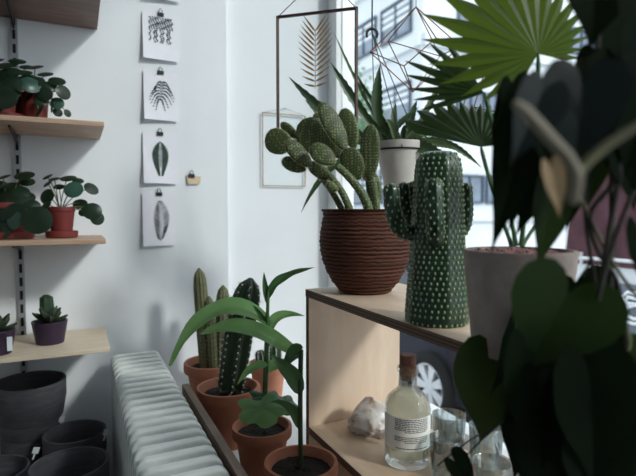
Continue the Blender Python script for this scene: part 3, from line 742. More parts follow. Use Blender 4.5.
# ================================================================ BROWN POT WITH PRICKLY PEAR
p = pt(365, 291.5, Z=TZ); k = (p-CAM).dot(FH)/F
br = thing('potted_prickly_pear','ribbed brown clay pot with a many-padded prickly pear on the unit top','potted plant',(p.x,p.y,TZ+.0005))
H = (291.5-209)*k
prof=[(23.5*k,0),(26*k,.003),(33*k,H*.12),(39*k,H*.25),(43.5*k,H*.40),(45.6*k,H*.55),(45.6*k,H*.68),(44.2*k,H*.8),(42.6*k,H*.90),(42.2*k,H*.96),(43.8*k,H*.985),(43.6*k,H),(40*k,H),(39.5*k,H*.97),(40*k,H*.85),(38*k,H*.5),(.0001,H*.45)]
m=MB()
fine=[]
for i in range(len(prof)-5):
    (r0,z0),(r1,z1)=prof[i],prof[i+1]; nn=max(1,int((z1-z0)/.0022))
    for j in range(nn):
        t=j/nn; z=z0+(z1-z0)*t; fine.append((r0+(r1-r0)*t + (.0009*math.sin(z*620)+.0006*math.sin(z*281+1)), z))
m.lathe(fine+prof[-5:], 72, wob=.002); m.build('pot','brown',br,ang=60)
m=MB(); m.lathe([(39.4*k,H*.86),(30*k,H*.88),(15*k,H*.87),(.0001,H*.88)][::-1],32); m.build('soil','soil',br)
def pad(px,py,a,b_,ang,dz=0,yaw=0,light=0,name='pad',pitch=0):
    """a: half length, b_: half width (pixels at the pot's distance); ang: degrees, long axis from vertical, + leans right"""
    kk=((V(br.location)-CAM).dot(FH)+dz)/F; c=LP(br,px,py,dz); an=R_(ang)
    ax = (rt*math.sin(an)+UZ*math.cos(an)); sd=(rt*math.cos(an)-UZ*math.sin(an)); n=-FH
    y=R_(yaw); sd2=(sd*math.cos(y)+n*math.sin(y)); n2=(n*math.cos(y)-sd*math.sin(y))
    pi_=R_(pitch); ax2=ax*math.cos(pi_)+n2*math.sin(pi_); n2=n2*math.cos(pi_)-ax*math.sin(pi_)
    A=a*kk; B=b_*kk/max(.5,math.cos(y)); T=.0058
    m=MB(); nu,nv=28,9; vs=[];fs=[]
    # rows across thickness: front centre -> rim -> back centre
    prof=[]
    for j in range(nv+1):
        th_=PI*j/nv; prof.append((math.sin(th_)**.55 if 0<j<nv else 0, math.cos(th_)))
    for j,(q,t) in enumerate(prof):
        for i in range(nu):
            f=2*PI*i/nu; yy=math.cos(f); xx=math.sin(f)*(1+.16*yy)
            if yy<-.6: xx*=1-.25*(-yy-.6)/.4
            jit = 1+(.012 if i%2 else -.008)*(q>.9)
            vs.append(c+ax2*A*q*yy*jit+sd2*B*q*xx*jit+n2*T*t)
    for j in range(nv):
        for i in range(nu):
            fs.append((j*nu+i,j*nu+(i+1)%nu,(j+1)*nu+(i+1)%nu,(j+1)*nu+i))
    o0=len(m.v); m.v+= [tuple(v) for v in vs]
    for idx,f in enumerate(fs):
        j=idx//nu; m.f.append(list(f)); m.m.append(1 if j in (4,) else 0)
    # pale areole tufts all over both faces, in rows
    g=.0062
    for s in (-1,1):
        ii=int(A/g)+1
        for r_ in range(-ii,ii+1):
            for c_ in range(-ii,ii+1):
                y_=(r_*g)/A; x_=((c_+.5*(r_%2))*g)/B
                if (x_/(1+.16*y_))**2+y_*y_<.84:
                    rr=math.sqrt((x_/(1+.16*y_))**2+y_*y_); zz=T*math.sqrt(max(0,1-rr**3.4))
                    m.ball(c+ax2*A*y_+sd2*B*x_+n2*s*(zz+.0001), (.0007,)*3, 4, 2, k=2)
    for i in range(nu*2):
        f=2*PI*i/(nu*2); yy=math.cos(f); xx=math.sin(f)*(1+.16*yy)
        q=c+ax2*A*1.0*yy+sd2*B*1.0*xx; d=(ax2*yy+sd2*xx*.8+n2*rnd.uniform(-.5,.5)).normalized()
        m.tube([q,q+d*.0022],[.0006,.0003],3,k=2,caps=False)
    return m.build(name,['pad2' if light else 'pad','padrim','areole'],br,ang=0)
pads=[(279,142,14.5,12,-72,.03,25,1),(290,131,12,4.8,-48,.05,10,0),(313,137,20,15.5,-20,.02,-10,0),(334,127,27,9.6,-28,-.01,-20,0),(349,129,21,9,-15,.03,15,1),(370,153,28,9.6,1,-.01,12,0),
 (323,155,14.5,9.5,-55,-.045,-15,0),(299,154,18,8,-43,-.02,-25,0),(294,165,13,7,-66,.0,-10,0),(319,171,13,6.5,-52,-.01,10,0),(353,164,17,11,-24,-.015,10,0),(333,145,15,9,-28,.025,0,0),(320,121,9,6,-30,.045,0,0),(332,187,6.5,4.2,-55,-.03,0,1),(374,190,18,7.5,-8,.005,10,1),(368,168,14,8,4,.03,0,1)]
for q in pads: pad(*q)
def pstem(ps, r0, r1):
    m=MB(); c=bez(lpth(br,ps),12); m.tube(c,[ (r0+(r1-r0)*i/12)*(1+.06*(i%2)) for i in range(13)],10)
    for i in range(1,12):
        for a in range(7):
            t=(c[min(i+1,12)]-c[i-1]).normalized(); u=V((0,0,1)); u=(u-t*u.dot(t)).normalized(); w=t.cross(u); an=a*.9+i*.45
            d=u*math.cos(an)+w*math.sin(an); rr=r0+(r1-r0)*i/12; m.tube([c[i]+d*rr,c[i]+d*(rr+.003)],[.0009,.0003],4,k=1,caps=False)
    m.build('stem',['pad2','areole'],br,ang=60)
pstem([(350,212,-.02),(346,195,-.025),(335,180,-.02),(322,168,-.01)],.0085,.006)
pstem([(344,214,-.0),(338,200,-.005),(328,184,-.0),(316,172,.0)],.0075,.0055)
pstem([(369,212,-.015),(366,196,-.02),(354,180,-.02),(337,166,-.02)],.0105,.008)
pstem([(376,214,.0),(376,200,.0),(374,190,.0),(372,178,.0)],.0095,.008)

# ================================================================ CERAMIC CACTUS VASE
p = pt(436.5, 322, Z=TZ); k=(p-CAM).dot(FH)/F
cv = thing('cactus_vase','green glazed ceramic vase shaped like a cactus with arms, on the unit top','vase',(p.x,p.y,TZ+.0005))
def hh(py): return (322-py)*k
def dots(m, cs, rs, nr, step, r=.0017, off=0, phase=0):
    """small raised glaze dots set on the surface of a tube cs/rs"""
    acc=0; row=0
    for i in range(len(cs)-1):
        a,b=V(cs[i]),V(cs[i+1]); s=(b-a); n=max(1,round(s.length/step))
        t=s.normalized(); ref=V((1,0,0)) if abs(t.x)<.8 else V((0,1,0)); u=(ref-t*ref.dot(t)).normalized(); w=t.cross(u)
        for j in range(n):
            q=j/n; c=a+s*q; rr=rs[i]*(1-q)+rs[i+1]*q; row+=1
            nn=max(4,int(2*PI*rr/step*.95))
            for e in range(nn):
                an=2*PI*(e+.5*(row%2))/nn+phase; d=u*math.cos(an)+w*math.sin(an)
                m.ball(c+d*rr, (r*.9,r*.9,r*1.35), 6, 4, k=1)
m=MB(); bp=[(29.5,322),(30.8,320),(31,312),(29.5,290),(27.6,265),(26.3,240),(25.2,215),(24,190),(22.6,170),(21,160),(17.5,154.5),(13,152)]
bodyc=[(0,0,hh(y)) for r,y in bp]; bodyr=[r*k for r,y in bp]
m.lathe([(r*k,hh(y)) for r,y in bp]+[(11*k,hh(152.5)),(10.5*k,hh(157)),(10*k,hh(180)),(.0001,hh(180))],64,rib=10,ribd=.022); dots(m,bodyc[1:],[r*1.004 for r in bodyr[1:]],0,.0088,.0020)
m.build('body',['ccer','cbump'],cv,ang=60)
def arm(ps,r,label=None,step=.0098):
    c=bez(lpth(cv,ps),12); rs=[r*(1-.0*i) for i in range(13)]; t=c[-1]-c[-2]; t.normalize()
    c2=c+[c[-1]+t*r*.5,c[-1]+t*r*.85]; rs2=rs+[r*.85,r*.35]
    m=MB(); m.tube(c2,rs2,40,rib=8,ribd=.04); dots(m,c2[3:],[q*1.01 for q in rs2[3:]],0,step,.0018); m.build('arm',['ccer','cbump'],cv,ang=60)
arm([(424,232,-.0),(398,240,-.005),(392,222,-.005),(391,190,-.005)],.0125)
arm([(425,222,.02),(408,228,.028),(404,210,.03),(404,187,.03)],.0095)
arm([(420,222,.03),(412,228,.04),(413,210,.045),(413,186,.045)],.009)
arm([(436,240,-.035),(436,236,-.062),(435,215,-.060),(434,186,-.052)],.0135)
arm([(452,238,.0),(470,232,.0),(467,210,.0),(466,188,.0)],.0100)
arm([(452,235,.03),(463,232,.045),(461,210,.045),(459,192,.045)],.009)

# ================================================================ CONCRETE POT WITH FAN PALM
p = pt(517, 352, Z=TZ)
kp = (p-CAM).dot(FH)/F
fp = thing('potted_fan_palm','grey concrete pot with a fan palm, half hidden by backlit climber leaves','potted plant',(p.x,p.y,TZ+.0005))
Hc=(352-247)*kp*.985; 
m=MB(); m.lathe([(43*kp,0),(44*kp,.002),(54*kp,Hc-.002),(53*kp,Hc),(50*kp,Hc),(49.5*kp,Hc-.004),(48*kp,Hc*.8),(.0001,Hc*.8)],64); m.build('pot','concrete',fp,ang=40)
m=MB(); 
for i in range(420):
    a=rnd.random()*2*PI; q=math.sqrt(rnd.random())*48*kp; m.ball((q*math.cos(a),q*math.sin(a),Hc*.955+rnd.uniform(-.002,.002)),rnd.uniform(.0022,.004),6,4)
tag(m.build('pebbles','pebble',fp),kind='stuff')
def fan(root, px,py,dz, angs, Rf, nseg, split, nrm, mat, stalk, pleat=.10, droop=.10, taper=1.0):
    c=LP(root,px,py,dz); nrm=V(nrm).normalized(); u=(rt-nrm*rt.dot(nrm)).normalized(); w=nrm.cross(u)
    if w.z<0: w=-w
    kk=((V(root.location)-CAM).dot(FH)+dz)/F; a0,a1=R_(angs[0]),R_(angs[1]); da=(a1-a0)/nseg; m=MB()
    for s in range(nseg):
        am=a0+da*(s+.5); R=Rf(math.degrees(am))*kk; n=14; vs=[]; 
        am+=rnd.uniform(-.03,.03)*da
        for i in range(n+1):
            q=i/n; rr=R*q; sp=split
            hw = rr*math.tan(da/2)*1.1 if q<=sp else R*sp*math.tan(da/2)*1.1*(1-((q-sp)/(1-sp)))**taper*1.0+.0001
            dirv=u*math.cos(am)+w*math.sin(am); pv=-u*math.sin(am)+w*math.cos(am)
            z=-droop*R*q*q*q
            base=c+dirv*rr+nrm*z
            vs+= [base-pv*hw-nrm*pleat*hw, base+nrm*pleat*hw*1.0, base+pv*hw-nrm*pleat*hw]
        m.add(vs,[(3*i+j,3*i+j+1,3*i+j+4,3*i+j+3) for i in range(n) for j in range(2)])
    m.build('frond',mat,root,ang=25)
    m=MB(); m.tube(bez([c]+lpth(root,stalk),12),[.0016]+[.0026]*11+[.0035],8); m.build('frond_stalk','stemg',root)
def R1(a):
    tb=[(-15,42),(0,44),(45,66),(90,92),(135,125),(160,122),(180,108),(200,96),(215,74),(240,60)]
    for (x0,y0),(x1,y1) in zip(tb,tb[1:]):
        if a<=x1: return y0+(y1-y0)*(a-x0)/(x1-x0)
    return tb[-1][1]
fan(fp,538,54,-.03,(-14,240),R1,20,.60,-FH+rt*-.1+UZ*.05,'fan',[(540,90,-.03),(532,160,0),(521,246,0)],pleat=.22,droop=.03)
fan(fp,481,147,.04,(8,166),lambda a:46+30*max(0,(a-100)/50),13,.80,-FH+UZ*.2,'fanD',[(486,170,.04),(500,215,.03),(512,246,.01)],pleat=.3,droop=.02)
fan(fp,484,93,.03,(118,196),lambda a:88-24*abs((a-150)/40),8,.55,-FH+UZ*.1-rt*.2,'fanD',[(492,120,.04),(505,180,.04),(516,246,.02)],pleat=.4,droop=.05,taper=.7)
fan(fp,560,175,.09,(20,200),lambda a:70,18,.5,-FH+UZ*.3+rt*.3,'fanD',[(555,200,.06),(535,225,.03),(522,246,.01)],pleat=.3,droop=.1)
# ================================================================ HANGING THINGS AT THE WINDOW
def cordto(m, a, b, r=.0008): m.tube([a,b], r, 5)
# big bronze frame with pressed frond
A=pt(277.5,17,D=1.30); B=pt(356.5,8.5,D=1.243)
zt=(A.z+B.z)/2; A.z=B.z=zt; zb=EYE+.178
fr=thing('hanging_glass_frame','large bronze-edged glass frame with a golden dry frond, hanging by two cords','hanging frame',A)
e=B-A; e.z=0; w=e.length; ex=e.normalized(); nn=ex.cross(UZ)
m=MB(); b=.0042
for a_,b_ in ((V((0,0,0)),e),(e,e-UZ*(zt-zb)),(e-UZ*(zt-zb),-UZ*(zt-zb)),(-UZ*(zt-zb),V((0,0,0)))): 
    d=(b_-a_).normalized(); m.tube([a_-d*b*.7,b_+d*b*.7],b,4,sq=PI/4)
m.build('frame','frame',fr,smooth=False)
m=MB(); m.prism([V((0,0,0)),e,e-UZ*(zt-zb),-UZ*(zt-zb)],0,nn*.002); m.build('glass_panel','frameglass',fr,smooth=False)
m=MB(); top=e*.5+UZ*.13
ap=pt(322,-26,D=1.27)-A; cordto(m,V((0,0,0)),ap,.0011); cordto(m,e,ap,.0011); cordto(m,ap,V((ap.x,ap.y,3.6-A.z)),.0011); m.build('cord','cord',fr)
m=MB(); o=-nn*.0012*0 - nn*.0015
def fp_(px,py):
    # point on the pane of the frame
    t=(px-277.5)/79.0; return e*t+UZ*(pt(px,py,D=1.27).z-A.z)+o
m.tube([fp_(316,88),fp_(316,60),fp_(316,28)],.0009,5)
for i in range(12):
    y=28+i*5.0; Lf=12+9*math.sin(PI*(i+1)/13)
    for s in (-1,1):
        q0=fp_(316,y+3); q1=fp_(316+s*Lf*.85,y-2-Lf*.9+i*1.3); m.ribbon(bez([q0,q0.lerp(q1,.5)-UZ*.001,q1],6),W(lance(.0026),6),nn,.2,2)
m.build('pressed_frond','gold',fr,ang=0)
# small brass frame on the niche wall
A=pt(262.5,112.5,Y=WY+.03); w_=pt(305,113,Y=WY+.03).x-A.x; hgt=A.z-pt(262.5,185.5,Y=WY+.03).z
fr=thing('hanging_glass_frame','small empty thin brass frame hanging on the wall behind the prickly pear','hanging frame',A)
m=MB(); b=.0018; E=V((w_,0,0)); Dn=V((0,0,-hgt))
for a_,b_ in ((V((0,0,0)),E),(E,E+Dn),(E+Dn,Dn),(Dn,V((0,0,0)))): d=(b_-a_).normalized(); m.tube([a_-d*b*.7,b_+d*b*.7],b*1.2,4,sq=PI/4)
m.build('frame','brass',fr,smooth=False)
MB().box((.002,-.0007,-hgt+.002),(w_-.002,.0007,-.002)).build('glass_panel','frameglass',fr,smooth=False)
m=MB(); ap=V((w_*.52,0,.022)); cordto(m,V((0,0,0)),ap,.0006); cordto(m,E,ap,.0006); m.tube([ap+V((0,-.004,0)),ap+V((0,.011,0))],.0012,6); m.build('cord','cord',fr)
# wire polyhedra
def wires(name,label,verts,edges,D,up_px,mat='copper',r=.0011):
    c=pt(*verts[0][:2],D=D); t=thing(name,label,'hanging ornament',c)
    P=[pt(v[0],v[1],D=D+v[2])-c for v in verts]; m=MB()
    for a_,b_ in edges: m.tube([P[a_],P[b_]],r,5)
    m.build('wire_frame',mat,t); m=MB(); cordto(m,P[0],V((P[0].x,P[0].y,3.6-c.z)),.0007); m.build('cord','cord',t)
wires('wire_ornament','copper wire diamond ornament hanging in front of the window left of the palm',
 [(416,7,0),(370,52,0),(388,41,.09),(413,92,0),(460,46,0),(440,56,.10),(404,66,-.08),(436,38,-.07)],
 [(0,1),(0,2),(0,4),(0,5),(0,7),(1,2),(2,5),(5,4),(4,7),(7,6),(6,1),(3,1),(3,2),(3,4),(3,5),(3,6)],1.0,0)
wires('wire_ornament','second copper wire ornament partly hidden behind the green fan leaf',
 [(490,12,0),(479,56,0),(463,107,0),(491,52,.05),(474,107,.05),(503,58,0),(498,112,0),(486,118,.02)],
 [(0,1),(0,3),(0,5),(1,2),(3,4),(5,6),(2,7),(4,7),(6,7),(1,3),(3,5),(2,4),(4,6)],.98,0)
# hanging aloe pot in a ring
D0=1.33; p=pt(399,189,D=D0); k=D0/F
al=thing('hanging_aloe_pot','tapered white pot in a dark ring, with spiky leaves, hung from cords by the window','hanging plant',p)
Hp=(189-143)*k
m=MB(); m.lathe([(13.5*k,0),(14.5*k,.003),(24*k,Hp-.004),(24*k,Hp),(22.5*k,Hp),(21*k,Hp*.85),(.0001,Hp*.84)],40); m.build('pot','whitepot',al)
ringz=(189-151)*k; m=MB(); m.tube([(23.2*k*math.cos(a*PI/16),23.2*k*math.sin(a*PI/16),ringz) for a in range(33)],.0025,6,caps=False); m.build('ring','black',al)
hook=pt(372,32,D=D0)-p
m=MB()
for q in (PI*.8,-PI*.1,PI*1.35): m.tube([(23.5*k*math.cos(q),23.5*k*math.sin(q),ringz),hook*1.0+V((0,0,.0))],.0013,5)
m.tube([hook,V((hook.x,hook.y,3.6-p.z))],.0022,6); hk=[hook+rt*(.014*math.cos(t))+UZ*(-.006+.014*math.sin(t)) for t in [i*.33-.6 for i in range(14)]]; m.tube(hk,.0035,6); m.build('cord','cord',al)
def al_leaf(ps,w,mat='aloe',serr=1,nrm=-FH,fold=.5):
    m=MB(); n=26; c=bez(lpth(al,ps),n); ws=[w*k*(1-.1*(i/n))*(1 if i<n*.6 else max(.03,1-((i-n*.6)/(n*.4))**1.6))*(1+(.14 if i%2 else -.10)*serr) for i in range(n+1)]
    m.ribbon(c,ws,nrm,fold,4,th=.006); m.build('leaf',mat,al,ang=0)
al_leaf([(392,146,0),(366,125,-.02),(345,85,-.03),(330,62,-.03)],4.5)
al_leaf([(388,148,0),(345,135,-.03),(315,105,-.03),(289,77,-.03)],5)
al_leaf([(386,148,0),(345,140,-.01),(325,118,-.01),(305,100,-.01)],5,'aloeL')
al_leaf([(385,148,0),(374,120,-.01),(376,90,-.01),(380,65,-.01)],5.5)
al_leaf([(392,148,.0),(370,110,.02),(345,60,.02),(334,32,.02)],1.6,'aloeL')
al_leaf([(400,146,0),(392,125,.0),(393,112,0),(396,103,0)],3.2,'aloeL')
al_leaf([(405,146,0),(408,130,.0),(412,112,0),(417,100,0)],3.8)
al_leaf([(384,148,0),(390,130,-.02),(405,118,-.02),(419,107,-.02)],3.0)
al_leaf([(410,148,0),(425,110,.0),(432,100,0),(442,82,0)],3.2,'aloeL')
al_leaf([(410,148,0),(420,130,.0),(440,122,0),(458,122,0)],3,'aloe')
al_leaf([(400,146,-.02),(415,142,-.05),(440,150,-.05),(455,176,-.05)],6.5)
al_leaf([(404,146,-.02),(425,140,-.04),(440,142,-.04),(455,150,-.05)],3.5,'aloeL')
al_leaf([(410,146,0),(440,130,-.02),(462,150,-.02),(481,167,-.02)],3.2)
al_leaf([(408,145,0),(425,128,-.0),(440,128,0),(452,124,0)],3.4)
al_leaf([(396,146,0),(380,110,.02),(362,90,.02),(355,70,.02)],2.4)
al_leaf([(385,148,-.01),(340,150,-.03),(318,175,-.03),(301,213,-.03)],3.2,serr=.4)
al_leaf([(380,148,-.03),(376,132,-.04),(370,128,-.04),(362,132,-.04)],5,'aloeL')
for i in range(9):
    a=i*.7; al_leaf([(400+6*math.cos(a),146,.02*math.sin(a)),(400+16*math.cos(a),125,.03*math.sin(a)),(402+26*math.cos(a),118+6*(i%3),.04*math.sin(a)),(402+34*math.cos(a),122+10*(i%3),.05*math.sin(a))],2.6,'aloe' if i%2 else 'aloeL')

# ================================================================ BACKLIT CLIMBER IN THE FOREGROUND
cl=thing('hanging_climber','backlit heart-leaved climbing plant hanging in the foreground on the right','hanging plant',pt(600,100,D=.42))
c0=V(cl.location); POTZ=EYE+.34
def G(px,py,D): return pt(px,py,D=D)-c0
pp=pt(585,-200,D=.36); pc=V((pp.x,pp.y,POTZ-.02))-c0
m=MB(); m.lathe([(.045,0),(.05,.004),(.065,.10),(.062,.10),(.05,.02),(.0001,.02)],40,c=pc); m.build('pot','blackpot',cl)
m=MB()
for q in (0,2.1,4.2): m.tube([pc+V((.063*math.cos(q),.063*math.sin(q),.095)),pc+V((0,0,.35))],.0012,5)
m.tube([pc+V((0,0,.35)),V((pc.x,pc.y,3.6-c0.z))],.0015,5); m.build('cord','cord',cl)
def vine(ps,r,mat,name='vine',D=None,top=False):
    P=[G(*q) for q in ps]
    if top: P=[pc+V((.0,0,.10))]+P
    m=MB(); c=bez(P,24) if len(P)<5 else P
    if len(P)>=5:
        c=[]
        for i in range(len(P)-1):
            a=P[max(i-1,0)];b_=P[i];c_=P[i+1];d=P[min(i+2,len(P)-1)]
            for j in range(6):
                t=j/6; c.append(.5*((2*b_)+(c_-a)*t+(2*a-5*b_+4*c_-d)*t*t+(3*b_-a-3*c_+d)*t**3))
        c.append(P[-1])
    m.tube(c,r,8); m.build(name,mat,cl)
vine([(514,102,.27),(530,116,.27),(552,140,.27),(570,160,.27),(577,178,.27),(574,200,.28)],[.0012,.0022,.0026,.003]+[.0034]*27,'vineL')
vine([(574,178,.28),(590,160,.28),(612,142,.28),(645,122,.28),(670,110,.28)],.0028,'vineG')
0 and vine([(505,85,.27),(495,60,.29),(520,20,.32),(560,-60,.34),(585,-130,.35)],.0030,'vine',top=False)
vine([(625,-40,.42),(628,60,.42),(622,160,.42),(606,250,.42),(600,330,.42),(606,420,.42),(602,500,.42)],.0022,'vine')
vine([(640,60,.42),(618,170,.42),(590,215,.43),(600,255,.43),(618,285,.43),(625,360,.43),(612,430,.43),(618,500,.43)],.0020,'vine')
vine([(600,-40,.44),(596,100,.44),(585,200,.44),(596,290,.44),(604,350,.44),(590,420,.44),(595,500,.44)],.0018,'vine')
vine([(575,185,.43),(596,232,.43),(612,268,.43),(640,300,.43)],.0016,'vineG')
vine([(634,190,.4),(614,235,.4),(604,270,.4),(598,300,.4)],.0020,'vine')
vine([(612,100,.45),(612,220,.45),(610,300,.45),(614,400,.45),(610,500,.45)],.0026,'vine')
vine([(590,260,.46),(560,330,.5),(530,380,.56),(505,420,.60),(470,440,.62),(437,466,.62)],.0010,'vine')
vine([(505,420,.60),(480,440,.61),(462,458,.62),(448,480,.62)],.0010,'vine')
vine([(540,330,.55),(520,332,.6),(505,340,.61),(497,352,.62)],.0014,'vine')
vine([(622,320,.43),(628,345,.43),(612,375,.43),(628,410,.43),(640,450,.43)],.0030,'vineG')
def HL(b,t,w,D,mat='philo',nx=0,nz=.15,dt=0,cup=.15,droop=.12):
    base=G(b[0],b[1],D); tip=G(t[0],t[1],D+dt); m=MB()
    heart(m,base,tip,-FH+rt*nx+UZ*nz,w*D/F,cup,droop); m.build('leaf',mat,cl,ang=0)
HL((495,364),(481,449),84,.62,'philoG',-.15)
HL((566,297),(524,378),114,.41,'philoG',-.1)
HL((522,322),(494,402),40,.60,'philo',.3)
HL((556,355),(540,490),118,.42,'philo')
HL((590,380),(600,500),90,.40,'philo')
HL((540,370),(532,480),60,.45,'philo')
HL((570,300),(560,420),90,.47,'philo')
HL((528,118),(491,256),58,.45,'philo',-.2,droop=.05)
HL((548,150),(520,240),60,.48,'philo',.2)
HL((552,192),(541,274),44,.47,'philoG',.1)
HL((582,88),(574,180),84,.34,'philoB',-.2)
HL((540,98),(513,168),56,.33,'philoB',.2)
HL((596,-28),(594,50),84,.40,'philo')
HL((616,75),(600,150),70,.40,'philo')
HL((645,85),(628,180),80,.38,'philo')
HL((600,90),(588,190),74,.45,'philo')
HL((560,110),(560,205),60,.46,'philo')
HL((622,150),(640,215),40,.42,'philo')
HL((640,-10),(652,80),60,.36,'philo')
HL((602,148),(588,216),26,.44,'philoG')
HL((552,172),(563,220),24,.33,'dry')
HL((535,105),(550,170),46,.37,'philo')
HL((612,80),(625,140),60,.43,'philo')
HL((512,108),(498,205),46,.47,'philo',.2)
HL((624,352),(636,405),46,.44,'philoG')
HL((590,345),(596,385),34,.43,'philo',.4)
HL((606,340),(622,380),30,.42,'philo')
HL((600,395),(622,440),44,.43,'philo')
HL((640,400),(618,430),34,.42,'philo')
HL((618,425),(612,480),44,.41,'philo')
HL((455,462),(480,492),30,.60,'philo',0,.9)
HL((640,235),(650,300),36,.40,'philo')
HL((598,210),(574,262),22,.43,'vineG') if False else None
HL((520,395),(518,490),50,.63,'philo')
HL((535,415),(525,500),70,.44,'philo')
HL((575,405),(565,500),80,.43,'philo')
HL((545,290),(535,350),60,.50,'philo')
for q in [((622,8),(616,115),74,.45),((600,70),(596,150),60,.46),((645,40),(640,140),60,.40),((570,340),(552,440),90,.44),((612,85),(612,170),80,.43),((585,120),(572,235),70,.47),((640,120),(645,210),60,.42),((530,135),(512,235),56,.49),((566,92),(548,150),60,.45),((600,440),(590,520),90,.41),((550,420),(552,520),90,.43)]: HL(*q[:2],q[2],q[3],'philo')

# ================================================================ OUTSIDE
GZ=-.45
struct('pavement', MB().box((1.0,-12,GZ-.2),(2.5,40,GZ)), 'pave')
struct('street', MB().box((2.5,-12,GZ-.25),(10.0,60,GZ-.05)), 'street')
struct('pavement_far', MB().box((10.0,-12,GZ-.2),(40,60,GZ-.02)), 'pave')
def building(name,label,org,ux,length,height,rows,wx,ww,gap,nrm,wmat,wh=1.25,band=True,maxw=10,x0=.6,blinds=0,root=None):
    """org: corner, ux: unit direction along the facade, nrm: outward facade normal"""
    org=V(org); ux=V(ux); nrm=V(nrm); b=root or thing(name,label,'building',org)
    if root is None:
        m=MB(); m.prism([V((0,0,0)),ux*length,ux*length-nrm*6,-nrm*6] if name!='office_building' else [V((0,0,0)),V((26,0,0)),V((26,6,0)),V((6,6,0)),V((6,34,0)),V((0,34,0))],0,(0,0,height)); recalc(m.build('wall',wmat,b,smooth=False))
    f0=None
    for z in rows:
        zz=z-org.z
        if band:
            m=MB(); m.prism([nrm*.0+UZ*(zz-.62),ux*length+UZ*(zz-.62),ux*length+nrm*.16+UZ*(zz-.62),nrm*.16+UZ*(zz-.62)],0,(0,0,.42)); m.build('ledge','facade',b,smooth=False)
        for i in range(wx):
            o=ux*(x0+i*(ww+gap))+UZ*zz
            if f0 is None:
                m=MB(); t=.07
                def bx(u0,u1,z0,z1,d0,d1,kk=0): m.prism([ux*u0+UZ*z0+nrm*d0,ux*u1+UZ*z0+nrm*d0,ux*u1+UZ*z0+nrm*d1,ux*u0+UZ*z0+nrm*d1],0,(0,0,z1-z0),kk)
                bx(0,ww,0,t,.02,.10);bx(0,ww,wh-t,wh,.02,.10);bx(0,t,t,wh-t,.02,.10);bx(ww-t,ww,t,wh-t,.02,.10);bx(ww*.5-t*.4,ww*.5+t*.4,t,wh-t,.02,.09)
                f0=m.build('window','facframe',b,smooth=False); m=MB()
                bx(t,ww-t,t,wh-t,.0,.03,0)
                if blinds: 
                    for j in range(3): bx(t,ww-t,wh-.25-j*.24,wh-.12-j*.24,.03,.045,1)
                g0=m.build('pane',['facwin','blind'],f0,smooth=False); f0.location=o; first_=f0
            else:
                f=f0.copy(); COL.objects.link(f); f.parent=b; f.location=o; g=g0.copy(); COL.objects.link(g); g.parent=f
    return b
rowsz=[EYE+z for z in (.3,3.2,6.1,9.0)]
ob=building('office_building','white office block with rows of dark-framed windows on the corner across the street',(10.4,14.0,GZ),(0,1,0),34,13.5,rowsz,14,1.9,.35,(-1,0,0),'facade',1.3,True,blinds=1)
building('office_building','',(10.4,14.0,GZ),(1,0,0),26,13.5,rowsz,12,1.25,.12,(0,-1,0),'facade',1.0,True,x0=1.4,root=ob)
0 and building('brick_building','grey building at the end of the street, seen past the frame',(-9,46,GZ),(1,0,0),19,16,rowsz,6,1.8,1.2,(0,-1,0),'facade2',1.5,False)
# tree across the street
t=thing('street_tree','leafy pale green tree outside, seen through the big hanging frame','tree',(5.2,10.3,GZ-.0))
m=MB(); m.tube([(0,0,0),(.05,.02,1.6),(.0,.0,3.4),(.1,.1,4.6)],[.13,.11,.08,.03],10); m.build('trunk','bark',t)
m=MB(); q=random.Random(3)
for i in range(3600):
    u=q.random()*2*PI; v_=q.uniform(-1,1); rr=q.random()**.4; cl_=(1+.25*math.sin(u*3)+.2*math.cos(v_*5))
    c=V((rr*1.15*cl_*math.cos(u)*math.sqrt(1-v_*v_),rr*1.15*cl_*math.sin(u)*math.sqrt(1-v_*v_),4.1+rr*1.45*v_*cl_)); a=V((q.uniform(-1,1),q.uniform(-1,1),q.uniform(-1,1))).normalized(); b_=a.cross(UZ).normalized()
    m.add([c,c+a*.05+b_*.035,c+a*.12,c+a*.05-b_*.035],[(0,1,2,3)])
m.build('crown','tree',t,smooth=False)
# navy car
def wheel(root,c,R,name='wheel'):
    m=MB(); c=V(c)
    def ring(pr,kk,n=40):
        vs=[];fs=[]
        for r,x in pr:
            for i in range(n): a=2*PI*i/n; vs.append(c+V((x,r*math.cos(a),r*math.sin(a))))
        N_=len(pr)
        for j in range(N_-1):
            for i in range(n): fs.append((j*n+i,j*n+(i+1)%n,(j+1)*n+(i+1)%n,(j+1)*n+i))
        m.add(vs,fs,kk)
    ring([(R*.66,-.02),(R*.68,-.04),(R*.93,-.04),(R,-.015),(R,.17),(R*.6,.18)],0)
    ring([(.001,.03),(R*.62,.03)],0); ring([(R*.60,-.0),(R*.62,-.03),(R*.68,-.035),(R*.68,0.05),(R*.6,.06)],1); ring([(.001,-.02),(R*.17,-.02),(R*.17,.03)],1)
    for s in range(7):
        a=2*PI*s/7; 
        for da in (-.13,.13):
            u=V((0,math.cos(a+da),math.sin(a+da))); w=V((0,-math.sin(a+da),math.cos(a+da)))
            m.prism([c+u*R*.14+w*.018+V((-.018,0,0)),c+u*R*.63+w*.022+V((-.022,0,0)),c+u*R*.63-w*.022+V((-.022,0,0)),c+u*R*.14-w*.018+V((-.018,0,0))],0,(.03,0,0),1)
    m.build(name,['tyre','alloy'],root,ang=35)
